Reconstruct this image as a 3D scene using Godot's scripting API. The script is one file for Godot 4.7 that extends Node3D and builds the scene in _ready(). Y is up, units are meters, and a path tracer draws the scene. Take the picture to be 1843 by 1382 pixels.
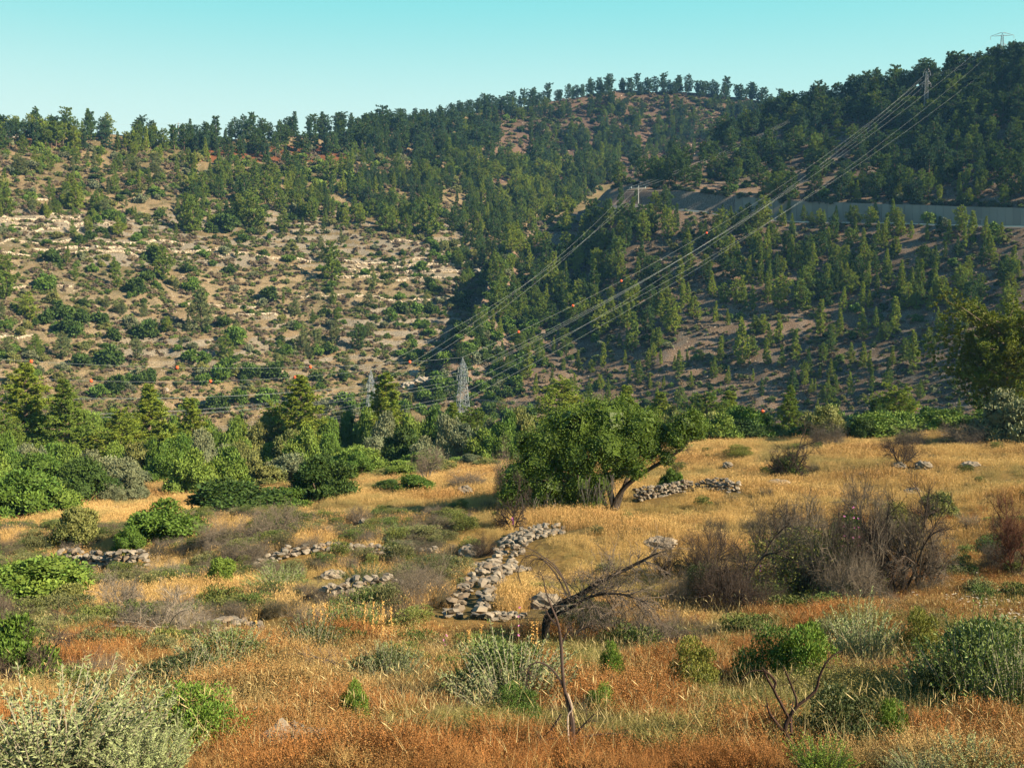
extends Node3D
# Valley of pine-covered hills seen over a dry grass field. Camera at the origin, looking along -z, y up, metres.

const F := 1898.0        # focal length in photo pixels (photo 1843 x 1382)
const CX := 921.5
const CY := 691.0
const PITCH := 0.0690
const SUN_AZ := 111.0     # degrees from straight ahead, towards the right
const SUN_EL := 29.0
const FOG := 0.00008
const EXPOSURE := 3.15

var rng := RandomNumberGenerator.new()
var n_low := FastNoiseLite.new()
var n_mid := FastNoiseLite.new()
var n_fine := FastNoiseLite.new()
var used := {}
var pc := cos(PITCH)
var ps := sin(PITCH)
var fg := []
var hill_a := []
var hill_b := []
var tex := {}
var mats := {}

# ------------------------------------------------------------------ small helpers
func rf(a: float, b: float) -> float:
	return rng.randf_range(a, b)

func rvec() -> Vector3:
	var z := rng.randf_range(-1.0, 1.0)
	var a := rng.randf_range(0.0, TAU)
	var q := sqrt(1.0 - z * z)
	return Vector3(q * cos(a), z, q * sin(a))

func lin(r: float, g: float, b: float) -> Color:
	return Color(r, g, b).linear_to_srgb()

func elev(py: float) -> float:            # height over forward distance for a row
	var t := (CY - py) / F
	return (t * pc - ps) / (pc + t * ps)

func row_of(e: float) -> float:
	return CY - F * (e * pc + ps) / (pc - e * ps)

func at(px: float, py: float, d: float) -> Vector3:
	var e := elev(py)
	return Vector3((px - CX) / F * (pc - e * ps) * d, e * d, -d)

func project(p: Vector3) -> Vector2:
	var d := -p.z
	var zc := d * pc - p.y * ps
	return Vector2(CX + F * p.x / zc, CY - F * (p.y * pc + d * ps) / zc)

func numbered(called: String) -> String:
	if not used.has(called):
		used[called] = 0
		return called
	used[called] += 1
	return "%s_%03d" % [called, used[called]]

class Acc:
	var v := PackedVector3Array()
	var c := PackedColorArray()
	var col := Color.WHITE
	func tri(a: Vector3, b: Vector3, d: Vector3) -> void:
		v.push_back(a); v.push_back(b); v.push_back(d)
		c.push_back(col); c.push_back(col); c.push_back(col)
	func quad(a: Vector3, b: Vector3, d: Vector3, e: Vector3) -> void:
		tri(a, b, d); tri(a, d, e)
	func tube(p: Vector3, q: Vector3, r0: float, r1: float, n := 4) -> void:
		var ax := q - p
		if ax.length_squared() < 1e-10:
			return
		ax = ax.normalized()
		var s := ax.cross(Vector3(0.3, 0.1, 0.95) if absf(ax.y) > 0.8 else Vector3.UP).normalized()
		var t := ax.cross(s)
		for i in n:
			var a0 := TAU * i / n
			var a1 := TAU * (i + 1) / n
			var d0 := s * cos(a0) + t * sin(a0)
			var d1 := s * cos(a1) + t * sin(a1)
			quad(p + d0 * r0, q + d0 * r1, q + d1 * r1, p + d1 * r0)
	func path(pts: Array, r0: float, r1: float, n := 5, rough := 0.0) -> void:
		var m := pts.size() - 1
		var last := r0
		for i in m:
			var next := lerpf(r0, r1, float(i + 1) / m) * (1.0 + rough * sin(i * 12.9898 + r0 * 700.0))
			if rough > 0.0:
				var k := 1.0 + rough * 1.5 * sin(i * 7.13 + 1.0)
				col = Color(k, k, k)
			tube(pts[i], pts[i + 1], last, next, n)
			last = next
	func box(a: Vector3, b: Vector3) -> void:
		var p := []
		for k in 8:
			p.append(Vector3(b.x if k & 1 else a.x, b.y if k & 2 else a.y, b.z if k & 4 else a.z))
		for f in [[0, 2, 3, 1], [4, 5, 7, 6], [0, 1, 5, 4], [2, 6, 7, 3], [0, 4, 6, 2], [1, 3, 7, 5]]:
			quad(p[f[0]], p[f[1]], p[f[2]], p[f[3]])
	func bounds() -> AABB:
		var lo := Vector3.INF
		var hi := -Vector3.INF
		for p in v:
			lo = lo.min(p); hi = hi.max(p)
		return AABB(lo, hi - lo)
	func fit(b: AABB, grow := 1.0) -> void:        # to one unit wide, one unit high, standing on y = 0
		var k := Vector3(1.0 / b.size.x, 1.0 / b.end.y, 1.0 / b.size.z) * grow
		var c := b.get_center()
		for i in v.size():
			v[i] = Vector3((v[i].x - c.x) * k.x, v[i].y * k.y, (v[i].z - c.z) * k.z)
	func mesh() -> ArrayMesh:
		var m := ArrayMesh.new()
		var arr := []
		arr.resize(Mesh.ARRAY_MAX)
		arr[Mesh.ARRAY_VERTEX] = v
		arr[Mesh.ARRAY_COLOR] = c
		m.add_surface_from_arrays(Mesh.PRIMITIVE_TRIANGLES, arr)
		return m

func obj(called: String, m: Mesh, mat: Material, parent: Node = null) -> MeshInstance3D:
	var o := MeshInstance3D.new()
	o.mesh = m
	o.material_override = mat
	if parent == null:
		o.name = numbered(called)
		add_child(o, true)
	else:
		o.name = called if not parent.has_node(NodePath(called)) else "%s_%03d" % [called, parent.get_child_count()]
		parent.add_child(o, true)
	return o

func tag(o: Node, label: String, category := "", group := "", kind := "") -> Node:
	if label: o.set_meta("label", label)
	if category: o.set_meta("category", category)
	if group: o.set_meta("group", group)
	if kind: o.set_meta("kind", kind)
	return o

func thing(called: String, label: String, category: String, p := Vector3.ZERO, group := "") -> Node3D:
	var o := Node3D.new()
	o.name = numbered(called)
	o.position = p
	add_child(o, true)
	tag(o, label, category, group)
	return o

func many(called: String, m: Mesh, mat: Material, xf: Array, cols: Array, label := "", parent: Node = null) -> MultiMeshInstance3D:
	var mm := MultiMesh.new()
	mm.transform_format = MultiMesh.TRANSFORM_3D
	mm.use_colors = true
	mm.mesh = m
	mm.instance_count = xf.size()
	for i in xf.size():
		mm.set_instance_transform(i, xf[i])
		mm.set_instance_color(i, cols[i])
	var o := MultiMeshInstance3D.new()
	o.multimesh = mm
	o.material_override = mat
	if parent == null:
		o.name = numbered(called)
		add_child(o, true)
	else:
		o.name = called
		parent.add_child(o, true)
	tag(o, label, "", "", "stuff")
	return o

func mat(r: float, g: float, b: float, rough := 0.85, back := 0.0) -> StandardMaterial3D:
	var key := "%.3f %.3f %.3f %.2f %.2f" % [r, g, b, rough, back]
	if mats.has(key):
		return mats[key]
	var m := StandardMaterial3D.new()
	m.albedo_color = lin(r, g, b)
	m.roughness = rough
	m.metallic_specular = 0.25
	m.vertex_color_use_as_albedo = true
	m.cull_mode = BaseMaterial3D.CULL_DISABLED
	if back > 0.0:
		m.backlight_enabled = true
		m.backlight = Color(back, back, back * 0.5)
	mats[key] = m
	return m

func noise_tex(freq: float, lo: float, hi: float, sd: int, size := 512) -> NoiseTexture2D:
	var n := FastNoiseLite.new()
	n.seed = sd
	n.frequency = freq
	n.fractal_octaves = 5
	var t := NoiseTexture2D.new()
	t.width = size; t.height = size
	t.seamless = true
	t.noise = n
	var g := Gradient.new()
	g.set_color(0, Color(lo, lo, lo)); g.set_color(1, Color(hi, hi, hi))
	t.color_ramp = g
	return t

func ground_mat(scale: float, sd: int, lo := 0.62) -> StandardMaterial3D:
	var m := StandardMaterial3D.new()
	m.vertex_color_use_as_albedo = true
	m.roughness = 0.95
	m.metallic_specular = 0.15
	m.albedo_texture = noise_tex(0.02, lo, 1.0, sd)
	m.uv1_triplanar = true
	m.uv1_world_triplanar = true
	m.uv1_scale = Vector3.ONE * scale
	return m

# ------------------------------------------------------------------ terrain sheets: columns of (row, distance) knots
func col_at(sheet: Array, px: float) -> Array:
	var i := 0
	while i < sheet.size() - 2 and sheet[i + 1][0] < px:
		i += 1
	var f: float = clampf((px - sheet[i][0]) / (sheet[i + 1][0] - sheet[i][0]), 0.0, 1.0)
	return [sheet[i][1], sheet[i + 1][1], f]

func raw(sheet: Array, px: float, t: float) -> Vector3:
	var c := col_at(sheet, px)
	var k := clampi(int(t), 0, c[0].size() / 2 - 2)
	var f: float = t - k
	var w: float = c[2]
	var y0: float = lerpf(c[0][2 * k], c[1][2 * k], w)
	var d0: float = lerpf(c[0][2 * k + 1], c[1][2 * k + 1], w)
	var y1: float = lerpf(c[0][2 * k + 2], c[1][2 * k + 2], w)
	var d1: float = lerpf(c[0][2 * k + 3], c[1][2 * k + 3], w)
	var d := lerpf(d0, d1, f)
	# straight in space between the knots
	var e := lerpf(elev(y0) * d0, elev(y1) * d1, f) / d
	return Vector3((px - CX) / F * (pc - e * ps) * d, e * d, -d)

func terrace_weight(px: float, py: float) -> float:
	var w := smoothstep(900.0, 800.0, px) * smoothstep(330.0, 400.0, py) * smoothstep(720.0, 640.0, py)
	return w

func point(sheet: Array, px: float, t: float) -> Vector3:
	var p := raw(sheet, px, t)
	var d := -p.z
	if sheet == fg:
		p.y += n_mid.get_noise_2d(p.x * 2.0, p.z * 2.0) * clampf((d - 5.0) * 0.02, 0.0, 0.9) + n_fine.get_noise_2d(p.x, p.z) * 0.12
	else:
		var q := 1.0
		if sheet == hill_b:
			q = 1.0 - 0.85 * smoothstep(2.4, 3.0, t) * smoothstep(5.6, 5.0, t)
		p.y += (n_mid.get_noise_2d(p.x * 0.35, p.z * 0.35) * 3.0 + n_fine.get_noise_2d(p.x * 0.15, p.z * 0.15) * 0.9) * q
		if sheet == hill_a:
			var w := terrace_weight(px, row_of(p.y / d))
			if w > 0.0:
				var ph := fposmod(p.y + n_mid.get_noise_2d(p.x * 0.25 + 90.0, p.z * 0.25) * 5.0, 3.4) / 3.4
				var g: float = 0.35 * ph / 0.78 if ph < 0.78 else 0.35 + 0.65 * (ph - 0.78) / 0.22
				p.y += (g - ph) * 3.4 * w * clampf(0.55 + 1.6 * n_mid.get_noise_2d(p.x * 0.4 + 500.0, p.z * 0.4), 0.1, 1.0)
	return p

func t_of(sheet: Array, px: float, py: float) -> float:
	var c := col_at(sheet, px)
	var w: float = c[2]
	var n: int = c[0].size() / 2
	for k in n - 1:
		var y0: float = lerpf(c[0][2 * k], c[1][2 * k], w)
		var y1: float = lerpf(c[0][2 * k + 2], c[1][2 * k + 2], w)
		if py <= y0 and py >= y1 and y0 > y1:
			var d0: float = lerpf(c[0][2 * k + 1], c[1][2 * k + 1], w)
			var d1: float = lerpf(c[0][2 * k + 3], c[1][2 * k + 3], w)
			# solve for the point of the straight segment that lies on that row
			var h0 := elev(y0) * d0
			var h1 := elev(y1) * d1
			var e := elev(py)
			var den := (h1 - h0) - e * (d1 - d0)
			var f := (e * d0 - h0) / den if absf(den) > 1e-6 else (y0 - py) / (y0 - y1)
			return k + clampf(f, 0.0, 1.0)
	return -1.0

func on(sheet: Array, px: float, py: float) -> Vector3:
	var t := t_of(sheet, px, py)
	if t < 0.0:
		t = 0.0 if py > sheet[0][1][0] else 7.0
	return point(sheet, px, t)

func fg_d(px: float, d: float) -> Vector3:
	var c := col_at(fg, px)
	var n: int = c[0].size() / 2
	for k in n - 1:
		var d0: float = lerpf(c[0][2 * k + 1], c[1][2 * k + 1], c[2])
		var d1: float = lerpf(c[0][2 * k + 3], c[1][2 * k + 3], c[2])
		if d >= d0 and d <= d1:
			return point(fg, px, k + (d - d0) / (d1 - d0))
	return point(fg, px, n - 1.0)

func ground_grid(called: String, sheet: Array, pxs: Array, ts: Array, mt: Material, paint: Callable) -> void:
	var nx := pxs.size()
	var nt := ts.size()
	var v := PackedVector3Array()
	var nr := PackedVector3Array()
	var cl := PackedColorArray()
	var ix := PackedInt32Array()
	v.resize(nx * nt); nr.resize(nx * nt); cl.resize(nx * nt)
	for j in nt:
		for i in nx:
			v[j * nx + i] = point(sheet, pxs[i], ts[j])
	for j in nt:
		for i in nx:
			var dx: Vector3 = v[j * nx + mini(i + 1, nx - 1)] - v[j * nx + maxi(i - 1, 0)]
			var dt: Vector3 = v[mini(j + 1, nt - 1) * nx + i] - v[maxi(j - 1, 0) * nx + i]
			var q := dx.cross(dt).normalized()
			nr[j * nx + i] = q if q.y >= 0.0 else -q
			cl[j * nx + i] = paint.call(v[j * nx + i], nr[j * nx + i], pxs[i], ts[j])
	for j in nt - 1:
		for i in nx - 1:
			var a := j * nx + i
			ix.append_array([a, a + nx, a + nx + 1, a, a + nx + 1, a + 1])
	var arr := []
	arr.resize(Mesh.ARRAY_MAX)
	arr[Mesh.ARRAY_VERTEX] = v
	arr[Mesh.ARRAY_NORMAL] = nr
	arr[Mesh.ARRAY_COLOR] = cl
	arr[Mesh.ARRAY_INDEX] = ix
	var m := ArrayMesh.new()
	m.add_surface_from_arrays(Mesh.PRIMITIVE_TRIANGLES, arr)
	var o := obj(called, m, mt)
	tag(o, "", "", "", "structure")

func spread(a: float, b: float, step: float) -> Array:
	var out := []
	var n := maxi(1, int(ceil((b - a) / step)))
	for i in n + 1:
		out.append(a + (b - a) * i / n)
	return out

func steps_of(sheet: Array, px: float, step: Callable) -> Array:
	var out := [0.0]
	var c: Array = col_at(sheet, px)[0]
	for k in c.size() / 2 - 1:
		var dd: float = absf(c[2 * k + 3] - c[2 * k + 1])
		var n := maxi(1, int(ceil(dd / float(step.call(k, c[2 * k + 1])))))
		for i in n:
			out.append(k + float(i + 1) / n)
	return out

# ------------------------------------------------------------------ plant shapes
func leaf(a: Acc, p: Vector3, d: Vector3, l: float, w: float) -> void:
	var s := d.cross(rvec()).normalized() * w
	var m := p + d * l * 0.5
	a.tri(p, m + s, p + d * l)
	a.tri(p, p + d * l, m - s)

func shade(a: Acc, lo: float, hi: float, warm := 0.0) -> void:
	var k := rf(lo, hi)
	var w := rf(-warm, warm)
	a.col = Color(k * (1.0 + w), k, k * (1.0 - w))

# a pine of height 1: [crown, trunk]; profile(h) gives the reach of the branches at that height
func pine(sd: int, base: float, reach: float, style: int, branches: int, tufts: int, blades: int, bl: float, bw: float) -> Array:
	rng.seed = sd
	var cr := Acc.new()
	var tr := Acc.new()
	var lean := Vector3(rf(-0.04, 0.04), 0, rf(-0.04, 0.04))
	var bend := Vector3(rf(-0.03, 0.03), 0, rf(-0.03, 0.03))
	var axis := func(h: float) -> Vector3: return Vector3(0, h, 0) + lean * h + bend * sin(h * PI)
	var tp := []
	for i in 8:
		tp.append(axis.call(i / 7.0 * 0.97))
	tr.col = Color(0.16, 0.11, 0.08)
	tr.path(tp, 0.017, 0.004, 6)
	var ph := rf(0.0, TAU)
	for b in branches:
		var q := (b + rf(0.0, 1.0)) / branches
		var h: float
		var r: float
		var up: float
		if style == 0:                     # young, pointed and narrow
			h = base + (1.0 - base) * pow(q, 0.85) * 0.97
			var s := (h - base) / (1.0 - base)
			r = reach * (0.07 + 0.93 * pow(1.0 - s, 0.85)) * smoothstep(-0.12, 0.18, s) * rf(0.6, 1.15)
			up = rf(0.15, 0.7)
		elif style == 1:                   # broad, lumpy
			h = base + (1.0 - base) * q * 0.93
			var s := (h - base) / (1.0 - base)
			r = reach * (0.10 + 0.90 * sin(PI * (0.27 + 0.71 * s))) * rf(0.55, 1.15)
			up = rf(0.1, 0.8)
		else:                              # tall stem, crown at the top, open below
			h = base + (1.0 - base) * pow(q, 0.7) * 0.95
			var s := (h - base) / (1.0 - base)
			r = reach * (0.45 + 0.55 * sin(PI * (0.15 + 0.7 * s))) * rf(0.45, 1.25)
			up = rf(0.05, 0.75)
		var az := b * 2.399963 + ph + rf(-0.3, 0.3)
		r *= 0.82 + 0.24 * sin(2.0 * az + ph + h * 5.0)
		var o: Vector3 = axis.call(h)
		var d := Vector3(cos(az), up, sin(az)).normalized()
		var e := o + d * r
		tr.col = Color(0.15, 0.11, 0.085)
		tr.tube(o, e, 0.0045, 0.0015, 3)
		var shadek := rf(0.72, 1.2)
		var warm := rf(-0.12, 0.16)
		var n := maxi(2, int(tufts * (0.35 + r / reach)))
		for k in n:
			var f := sqrt(rf(0.06, 1.0))
			var c := o + d * r * f + rvec() * r * 0.22 * rf(0.2, 1.0)
			var out := (d + Vector3(0, 0.45, 0) + rvec() * 0.5).normalized()
			for m in blades:
				var kk := shadek * rf(0.75, 1.25)
				cr.col = Color(kk * (1.0 + warm), kk, kk * (1.0 - warm))
				var bd := (out * 0.55 + rvec()).normalized()
				var sv := bd.cross(rvec()).normalized() * bw
				cr.tri(c - sv, c + sv, c + bd * bl * rf(0.6, 1.2) * (1.15 - 0.5 * h))
	return [cr.mesh(), tr.mesh()]

# a leafy bush one unit wide and one unit high: [foliage, stem]
func bush(sd: int, lobes: int, n: int, ls: float, core: bool, narrow := 0.42, flat := 1.0) -> Array:
	rng.seed = sd
	var a := Acc.new()
	var w := Acc.new()
	w.col = Color(0.17, 0.12, 0.09)
	var cs := []
	for i in lobes:
		var az := i * 2.4 + rf(-0.5, 0.5)
		var up := rf(0.0, 1.0) if i > 0 else 0.95
		var q := sqrt(1.0 - up * up) * rf(0.75, 1.0)
		var rr := rf(0.12, 0.23)
		var c := Vector3(cos(az) * q * 0.36, 0.14 + 0.62 * up * rf(0.8, 1.0), sin(az) * q * 0.36)
		cs.append([c, rr, rf(0.72, 1.2), rf(-0.12, 0.12)])
		w.path([Vector3(rf(-0.04, 0.04), 0, rf(-0.04, 0.04)), c * 0.5 + rvec() * 0.04, c], 0.014, 0.005, 4)
	for i in maxi(2, lobes / 4):             # the inside, so that the lobes hang together
		cs.append([Vector3(rf(-0.14, 0.14), rf(0.2, 0.5), rf(-0.14, 0.14)), rf(0.2, 0.26), 0.75, 0.0])
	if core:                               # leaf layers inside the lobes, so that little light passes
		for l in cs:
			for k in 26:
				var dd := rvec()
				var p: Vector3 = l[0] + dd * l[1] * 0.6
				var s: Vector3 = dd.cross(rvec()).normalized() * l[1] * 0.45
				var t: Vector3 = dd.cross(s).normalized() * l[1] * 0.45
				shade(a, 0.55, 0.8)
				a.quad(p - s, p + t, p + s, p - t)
	for i in n:
		var l: Array = cs[rng.randi() % cs.size()]
		var d := rvec()
		if d.y < -0.3 and rng.randf() < 0.6:
			d.y = -d.y
		var lump := 0.86 + 0.22 * sin(d.x * 7.0 + l[1] * 90.0) * sin(d.y * 8.0 + l[1] * 40.0) * sin(d.z * 7.0)
		var p: Vector3 = l[0] + d * l[1] * lump * pow(rf(0.25, 1.0), 0.33) * rf(0.94, 1.12)
		if p.y < 0.0:
			p.y = rf(0.0, 0.15)
		var kk: float = rf(0.7, 1.25) * l[2]
		a.col = Color(kk * (1.0 + l[3] + rf(-0.08, 0.08)), kk, kk * (1.0 - l[3]))
		leaf(a, p, (d * 0.8 + rvec() + Vector3(0, 0.25, 0)).normalized() * Vector3(1, 1.6, 1), ls * rf(0.7, 1.3), ls * narrow * 0.5 * rf(0.8, 1.2))
	var b := a.bounds()
	a.fit(b, 1.04); w.fit(b, 1.04)
	return [a.mesh(), w.mesh()]

# shoots that fan out of the ground with narrow leaves along them: [foliage, stem]
func shoots(sd: int, n: int, per: int, ls: float, ratio: float, fan: float) -> Array:
	rng.seed = sd
	var a := Acc.new()
	var w := Acc.new()
	w.col = Color(0.30, 0.26, 0.2)
	for i in n:
		var az := rf(0.0, TAU)
		var q := sqrt(rf(0.0, 1.0))
		var p := Vector3(cos(az) * q * 0.16, 0, sin(az) * q * 0.16)
		var d := Vector3(cos(az) * q * fan, 1.0, sin(az) * q * fan).normalized()
		var len := rf(0.45, 1.0) * (1.0 - 0.25 * q)
		var pts := [p]
		for s in 5:
			d = (d + rvec() * 0.12 + Vector3(0, -0.02, 0)).normalized()
			p += d * len / 5.0
			pts.append(p)
		w.path(pts, 0.005, 0.0015, 3)
		var tone := rf(0.8, 1.15)
		for k in per:
			var f := pow(rf(0.0, 1.0), 0.75) * 4.999
			var j := int(f)
			var c: Vector3 = pts[j].lerp(pts[j + 1], f - j)
			var ld: Vector3 = ((pts[j + 1] - pts[j]).normalized() * 0.9 + rvec() * 0.85).normalized()
			var kk := tone * rf(0.7, 1.3)
			a.col = Color(kk, kk, kk)
			leaf(a, c, ld, ls * rf(0.7, 1.25), ls * ratio * 0.5)
	var b := a.bounds()
	a.fit(b, 1.06); w.fit(b, 1.06)
	return [a.mesh(), w.mesh()]

func limb(a: Acc, p: Vector3, d: Vector3, l: float, r: float, depth: int, droop: float, kids: int, wild: float) -> void:
	var pts := [p]
	var dirs := []
	var segs := 4 if depth > 1 else 3
	for i in segs:
		d = (d + rvec() * wild * 0.55 + Vector3(0, -droop, 0)).normalized()
		p += d * l / segs
		pts.append(p)
		dirs.append(d)
	a.path(pts, r, r * (0.5 if depth > 0 else 0.35), 5 if depth > 2 else 3)
	if depth == 0:
		return
	for k in kids:
		var f := rf(0.25, 1.0) * (segs - 0.001)
		var j := int(f)
		var q: Vector3 = pts[j].lerp(pts[j + 1], f - j)
		var nd: Vector3 = (dirs[j] * 0.75 + rvec() * 0.85 + Vector3(0, 0.12, 0)).normalized()
		limb(a, q, nd, l * rf(0.45, 0.72), r * 0.5, depth - 1, droop, kids, wild)

# a leafless shrub about one unit high
func bare(sd: int, stems: int, depth: int, kids: int, spread_: float, droop: float, r: float) -> ArrayMesh:
	rng.seed = sd
	var a := Acc.new()
	for s in stems:
		var az := TAU * s / stems + rf(-0.5, 0.5)
		var d := Vector3(cos(az) * spread_, 1.0, sin(az) * spread_).normalized()
		var k := rf(0.8, 1.2)
		a.col = Color(k, k, k)
		limb(a, Vector3(cos(az) * 0.04, -0.02, sin(az) * 0.04), d, rf(0.42, 0.6), r * rf(0.7, 1.0), depth, droop, kids, 0.32)
	a.fit(a.bounds(), 1.08)
	return a.mesh()

func tuft(sd: int, n: int, h: float, w: float, rad: float, lean: float, heads: bool) -> ArrayMesh:
	rng.seed = sd
	var a := Acc.new()
	for i in n:
		var az := rf(0.0, TAU)
		var q := sqrt(rf(0.0, 1.0)) * rad
		var p := Vector3(cos(az) * q, -0.05, sin(az) * q)
		var d := Vector3(rf(-1, 1) * lean, 1.0, rf(-1, 1) * lean).normalized()
		var l := h * rf(0.5, 1.15)
		var s := d.cross(rvec()).normalized() * w
		shade(a, 0.7, 1.2, 0.06)
		var m := p + d * l * 0.6
		var e := m + (d + Vector3(rf(-1, 1), -0.25, rf(-1, 1)) * lean * 1.3).normalized() * l * 0.42
		a.tri(p - s, p + s, m)
		a.tri(m - s * 0.8, m + s * 0.8, e)
		if heads and rng.randf() < 0.5:
			shade(a, 1.0, 1.45, 0.05)
			leaf(a, e, (d + rvec() * 0.6).normalized(), l * 0.16, w * 1.5)
	return a.mesh()

# a dry herb of thin forking stems with specks of seed
func herb(sd: int, n: int, specks: int) -> ArrayMesh:
	rng.seed = sd
	var a := Acc.new()
	for i in n:
		var az := rf(0.0, TAU)
		var q := sqrt(rf(0.0, 1.0)) * 0.26
		var p := Vector3(cos(az) * q, -0.05, sin(az) * q)
		var d := Vector3(cos(az) * q * 1.2 + rf(-0.25, 0.25), 1.0, sin(az) * q * 1.2 + rf(-0.25, 0.25)).normalized()
		var l := rf(0.4, 0.85)
		shade(a, 0.6, 1.05, 0.08)
		var m := p + d * l * 0.55
		a.tube(p, m, 0.0035, 0.003, 3)
		for k in 4:
			var e := m + (d + rvec() * 0.55).normalized() * l * rf(0.25, 0.5)
			a.tri(m - Vector3(0.003, 0, 0.002), m + Vector3(0.003, 0, 0.002), e)
			for s in specks:
				var c := m.lerp(e, rf(0.3, 1.05)) + rvec() * 0.025
				shade(a, 0.75, 1.5, 0.1)
				leaf(a, c, rvec(), rf(0.014, 0.03), 0.007)
	return a.mesh()

func stone(sd: int) -> ArrayMesh:
	rng.seed = sd
	var a := Acc.new()
	var rows := 3
	var cols := 6
	var p := []
	for j in rows + 1:
		var row := []
		var el := -PI / 2 + PI * j / rows
		for i in cols:
			var az := TAU * i / cols + rf(-0.4, 0.4)
			var r := rf(0.7, 1.2)
			row.append(Vector3(cos(el) * cos(az) * r, sin(el) * rf(0.85, 1.05) * 0.72, cos(el) * sin(az) * r) * 0.5)
		p.append(row)
	for j in rows:
		for i in cols:
			shade(a, 0.85, 1.1, 0.03)
			var k := (i + 1) % cols
			a.quad(p[j][i], p[j + 1][i], p[j + 1][k], p[j][k])
	return a.mesh()

# ------------------------------------------------------------------ colours of the ground
func paint_fg(p: Vector3, n: Vector3, px: float, _t: float) -> Color:
	var k := n_mid.get_noise_2d(p.x * 3.0 + 40.0, p.z * 3.0)
	var z := zone(p, px)
	var c := Color(0.272, 0.170, 0.058).lerp(Color(0.170, 0.078, 0.024), z)
	c = c.lerp(Color(0.136, 0.109, 0.048), clampf(k * 1.6, 0.0, 0.8))
	var d := -p.z
	if d > 100.0:
		c = c.lerp(Color(0.163, 0.122, 0.068), clampf((d - 100.0) / 20.0, 0.0, 1.0))
	if n.y < 0.75:
		c = c.lerp(Color(0.245, 0.204, 0.156), 0.5)
	return c

func zone(p: Vector3, px: float) -> float:          # 0 golden grass .. 1 rusty herb
	var d := -p.z
	var z := smoothstep(33.0, 23.0, d + n_mid.get_noise_2d(p.x * 2.2, p.z * 2.2) * 12.0)
	if px > 1300.0:
		z = maxf(z, 0.75 * smoothstep(1300.0, 1650.0, px) * smoothstep(60.0, 42.0, d + n_mid.get_noise_2d(p.x * 2.0 + 9.0, p.z * 2.0) * 14.0))
	return z

func paint_a(p: Vector3, n: Vector3, px: float, t: float) -> Color:
	var d := -p.z
	var py := row_of(p.y / d)
	var k := n_mid.get_noise_2d(p.x * 0.5, p.z * 0.5)
	var f := n_fine.get_noise_2d(p.x * 0.6, p.z * 0.6)
	var c := Color(0.40, 0.29, 0.165).lerp(Color(0.235, 0.185, 0.095), clampf(0.55 + k * 1.4 + f * 0.9, 0.0, 1.0))
	c = c.lerp(Color(0.129, 0.116, 0.048), clampf(f * 1.2 - 0.1, 0.0, 0.6))
	var w := terrace_weight(px, py)
	if w > 0.0:
		var pale := smoothstep(0.0, 0.35, n_mid.get_noise_2d(p.x * 0.3 + 300.0, p.z * 0.3 + 20.0) + 0.25 * w - 0.1 + (0.3 if py < 480.0 and py > 385.0 else 0.0))
		var ph := fposmod(p.y + n_mid.get_noise_2d(p.x * 0.25 + 90.0, p.z * 0.25) * 5.0, 3.4) / 3.4
		if n.y < 0.90:
			c = c.lerp(Color(0.340, 0.292, 0.231), w * (0.2 + 0.7 * pale))
		elif f > -0.1:
			c = c.lerp(Color(0.326, 0.224, 0.129), 0.3 * pale)
	if px > 350.0 and px < 640.0 and py < 292.0 and py > 262.0:
		c = Color(0.286, 0.116, 0.051)
	elif px < 110.0 and py < 262.0:
		c = Color(0.286, 0.150, 0.075)
	if px > 880.0 and py < 330.0:
		c = Color(0.245, 0.156, 0.109).lerp(Color(0.163, 0.109, 0.082), clampf(0.5 + k, 0.0, 1.0))
	return c

func paint_b(p: Vector3, n: Vector3, px: float, t: float) -> Color:
	var k := n_mid.get_noise_2d(p.x * 0.5 + 70.0, p.z * 0.5)
	var f := n_fine.get_noise_2d(p.x * 0.5, p.z * 0.5)
	var c := Color(0.34, 0.23, 0.155).lerp(Color(0.20, 0.148, 0.10), clampf(0.5 + k * 1.5, 0.0, 1.0))
	c = c.lerp(Color(0.272, 0.231, 0.190), clampf(f * 2.0 - 0.1, 0.0, 0.8))
	if t > 3.95 and t < 5.02 and px > 1085.0:
		c = Color(0.286, 0.245, 0.211).lerp(Color(0.299, 0.204, 0.163), clampf(k + 0.4, 0.0, 1.0))
	return c

func ridge_a(px: float) -> float:
	var c := col_at(hill_a, px)
	return lerpf(c[0][12], c[1][12], c[2])

func ridge_b(px: float) -> float:
	var c := col_at(hill_b, px)
	return lerpf(c[0][14], c[1][14], c[2])

func swing(sheet: Array, rows: Array) -> void:
	for c in sheet:
		var f := 1.0
		for i in rows.size() - 1:
			if c[0] >= rows[i][0]:
				f = lerpf(rows[i][1], rows[i + 1][1], clampf((c[0] - rows[i][0]) / (rows[i + 1][0] - rows[i][0]), 0.0, 1.0))
		for k in c[1].size() / 2:
			c[1][2 * k + 1] *= f

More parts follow.
